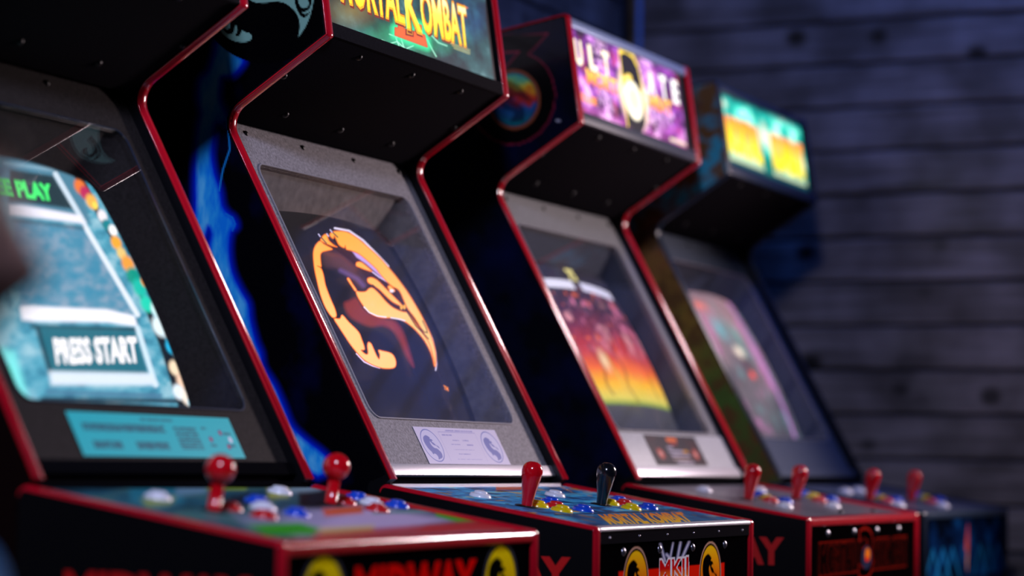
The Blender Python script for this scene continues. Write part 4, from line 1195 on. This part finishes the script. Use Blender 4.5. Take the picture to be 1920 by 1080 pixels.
# ------------------------------------------------------------------ person standing beside the row
def person():
    hx, hy, hz = 1.0700, .8755, 1.185
    S = 1.285/1.70
    M_skin = mat('skin', (.60, .34, .27), .5, bump=(80, .1, .1)); M_shirt = mat('blue_shirt', (.01, .30, .80), .8, bump=(200, .3, .15))
    M_trs = mat('dark_trousers', (.02, .025, .05), .85, bump=(200, .3, .15)); M_shoe = mat('dark_shoe', (.03, .03, .035), .5); M_hair = mat('dark_hair', (.018, .012, .010), .55, bump=(150, .8, .3))
    M_eye = mat('eye_white', (.8, .8, .8), .2)
    root = bpy.data.objects.new('person', None); COL.objects.link(root); root.location = (hx, hy, 0); root.rotation_euler = (0, 0, math.radians(-155.5))
    tag(root, 'person with short dark hair in a blue shirt standing at the end of the row', 'person')
    # local frame: faces +y, x to the person's right side, feet at z = 0, nominal height 1.70 scaled by S
    V = {}; E = []; Rr = {}
    def j(n, x, y, z, r, rx=None, p=None):
        V[n] = (x*S, y*S, z*S); Rr[n] = (r*S, (rx or r)*S)
        if p: E.append((p, n))
    j('pelvis', 0, 0, .92, .125, .10); j('waist', 0, .0, 1.06, .115, .09, 'pelvis'); j('chest', 0, -.035, 1.20, .130, .088, 'waist'); j('neckb', 0, -.010, 1.36, .050, .048, 'chest')
    j('neck', 0, -.008, 1.430, .038, .040, 'neckb'); j('jaw', 0, .022, 1.490, .066, .070, 'neck'); j('cheek', 0, .016, 1.540, .082, .092, 'jaw'); j('head', 0, .006, 1.595, .088, .102, 'cheek'); j('crown', 0, -.002, 1.655, .074, .086, 'head')
    for s, k in ((-1, 'l'), (1, 'r')):
        j('sh'+k, s*.165, .0, 1.325, .054, .054, 'chest'); j('el'+k, s*.215, .03, 1.12, .040, .040, 'sh'+k); j('wr'+k, s*.19, .24, 1.03, .028, .026, 'el'+k)
        j('pa'+k, s*.18, .32, 1.03, .034, .017, 'wr'+k)
        for i, (fx, ln) in enumerate(((-.028, .070), (-.010, .080), (.010, .074), (.027, .058))):
            j(f'f{i}a{k}', s*.18+fx, .365, 1.030, .0100, .0100, 'pa'+k); j(f'f{i}b{k}', s*.18+fx*1.1, .365+ln*.5, 1.020, .0092, .0092, f'f{i}a{k}'); j(f'f{i}c{k}', s*.18+fx*1.1, .365+ln*.85, 1.000, .0085, .0085, f'f{i}b{k}')
        j('tha'+k, s*.18-s*.040, .30, 1.022, .0125, .0125, 'pa'+k); j('thb'+k, s*.18-s*.062, .335, 1.008, .0105, .0105, 'tha'+k)
        j('hip'+k, s*.095, 0, .86, .092, .092, 'pelvis'); j('kn'+k, s*.11, .015, .48, .060, .060, 'hip'+k); j('an'+k, s*.115, -.01, .085, .038, .040, 'kn'+k); j('to'+k, s*.125, .13, .045, .038, .028, 'an'+k)
    names = list(V); idx = {n: i for i, n in enumerate(names)}
    me = bpy.data.meshes.new('body'); me.from_pydata([V[n] for n in names], [(idx[a], idx[b]) for a, b in E], [])
    o = bpy.data.objects.new('body', me); COL.objects.link(o)
    sk = o.modifiers.new('skin', 'SKIN'); sk.use_smooth_shade = True
    for n in names:
        d = me.skin_vertices[0].data[idx[n]]; d.radius = Rr[n]; d.use_root = (n == 'pelvis')
    ss = o.modifiers.new('sub', 'SUBSURF'); ss.levels = 3; ss.render_levels = 3
    dg = bpy.context.evaluated_depsgraph_get(); new = bpy.data.meshes.new_from_object(o.evaluated_get(dg))
    o.modifiers.clear(); o.data = new; new.materials.clear(); new.materials.append(M_skin); new.shade_smooth(); o.parent = root
    bm0 = bmesh.new(); bm0.from_mesh(new); bmesh.ops.delete(bm0, geom=[v for v in bm0.verts if not v.link_faces], context='VERTS'); 
    for v in bm0.verts:
        x, y, z = v.co/S
        if y > .02 and z > 1.44:
            b = .026*math.exp(-(x/.013)**2-((z-1.543)/.020)**2)+.010*math.exp(-(x/.010)**2-((z-1.572)/.02)**2)
            b -= .009*(math.exp(-((x-.033)/.016)**2-((z-1.580)/.014)**2)+math.exp(-((x+.033)/.016)**2-((z-1.580)/.014)**2))
            b += .008*math.exp(-(x/.022)**2-((z-1.475)/.014)**2)
            v.co.y += b*S
    bm0.to_mesh(new); bm0.free()
    from mathutils.bvhtree import BVHTree
    bv = BVHTree.FromPolygons([v.co for v in new.vertices], [p.vertices[:] for p in new.polygons])
    def front(x, z):
        h = bv.ray_cast(Vector((x*S, .5, z*S)), Vector((0, -1, 0)))[0]; return h.y/S if h else .09
    def flank(s, y, z):
        h = bv.ray_cast(Vector((s*.5, y*S, z*S)), Vector((-s, 0, 0)))[0]; return h.x/S if h else s*.08
    def garment(name, test, off, m, one=False):
        bm = bmesh.new(); bm.from_mesh(new); bm.normal_update()
        kill = [f for f in bm.faces if not test(f.calc_center_median()/S)]
        bmesh.ops.delete(bm, geom=kill, context='FACES')
        if one:
            left = set(bm.faces); best = []
            while left:
                st = [left.pop()]; isl = list(st)
                while st:
                    f0 = st.pop()
                    for e in f0.edges:
                        for f1 in e.link_faces:
                            if f1 in left: left.remove(f1); isl.append(f1); st.append(f1)
                if len(isl) > len(best): best = isl
            bs = set(best); bmesh.ops.delete(bm, geom=[f for f in bm.faces if f not in bs], context='FACES')
        nn = {v: v.normal.copy() for v in bm.verts}
        for v in bm.verts: v.co += nn[v]*off*S
        g = bpy.data.meshes.new(name); bm.to_mesh(g); bm.free(); g.materials.clear(); g.materials.append(m); g.shade_smooth()
        ob = bpy.data.objects.new(name, g); COL.objects.link(ob); ob.parent = root
        md = ob.modifiers.new('thick', 'SOLIDIFY'); md.thickness = .004; md.offset = -1
        return ob
    garment('shirt', lambda c: (.88 < c.z < 1.385 and abs(c.x) < .165 and abs(c.y) < .125) or (abs(c.x) >= .12 and 1.20 < c.z < 1.45 and c.y < .075), .014, M_shirt, True)
    garment('trousers', lambda c: .10 < c.z < .93 and abs(c.x) < .25 and c.y < .12, .012, M_trs)
    garment('shoe', lambda c: c.z < .115 and c.x < 0, .010, M_shoe)
    garment('shoe', lambda c: c.z < .115 and c.x > 0, .010, M_shoe)
    garment('hair', lambda c: (c.z > 1.632 or (c.z > 1.50+max(0, c.y+.05)*1.5 and c.y < .03)), .014, M_hair, True)
    sph = bmesh.new(); bmesh.ops.create_uvsphere(sph, u_segments=12, v_segments=8, radius=1); se = bpy.data.meshes.new('eye'); sph.to_mesh(se); sph.free(); se.shade_smooth()
    ears = se.copy(); iris = se.copy(); brow = se.copy(); iris.materials.append(mat('brown_iris', (.03, .015, .008), .2)); brow.materials.append(M_hair); se.materials.append(M_eye); ears.materials.append(M_skin)
    for s in (-1, 1):
        e = bpy.data.objects.new('eye', se); COL.objects.link(e); e.parent = root; e.location = (s*.032*S, (front(s*.032, 1.580)-.003)*S, 1.580*S); e.scale = (.012*S, .008*S, .0075*S)
        e = bpy.data.objects.new('iris', iris); COL.objects.link(e); e.parent = root; e.location = (s*.032*S, (front(s*.032, 1.580)+.0045)*S, 1.580*S); e.scale = (.0055*S, .0030*S, .0055*S)
        e = bpy.data.objects.new('eyebrow', brow); COL.objects.link(e); e.parent = root; e.location = (s*.033*S, front(s*.033, 1.602)*S, 1.602*S); e.scale = (.017*S, .004*S, .0032*S)
        e = bpy.data.objects.new('ear', ears); COL.objects.link(e); e.parent = root; e.location = (flank(s, -.008, 1.565)*S, -.008*S, 1.565*S); e.scale = (.012*S, .022*S, .034*S)
    lp = mat('lips', (.36, .10, .09), .5); sm = se.copy(); sm.materials.clear(); sm.materials.append(lp)
    e = bpy.data.objects.new('mouth', sm); COL.objects.link(e); e.parent = root; e.location = (0, (front(0, 1.505)-.003)*S, 1.505*S); e.scale = (.022*S, .007*S, .006*S)


person()
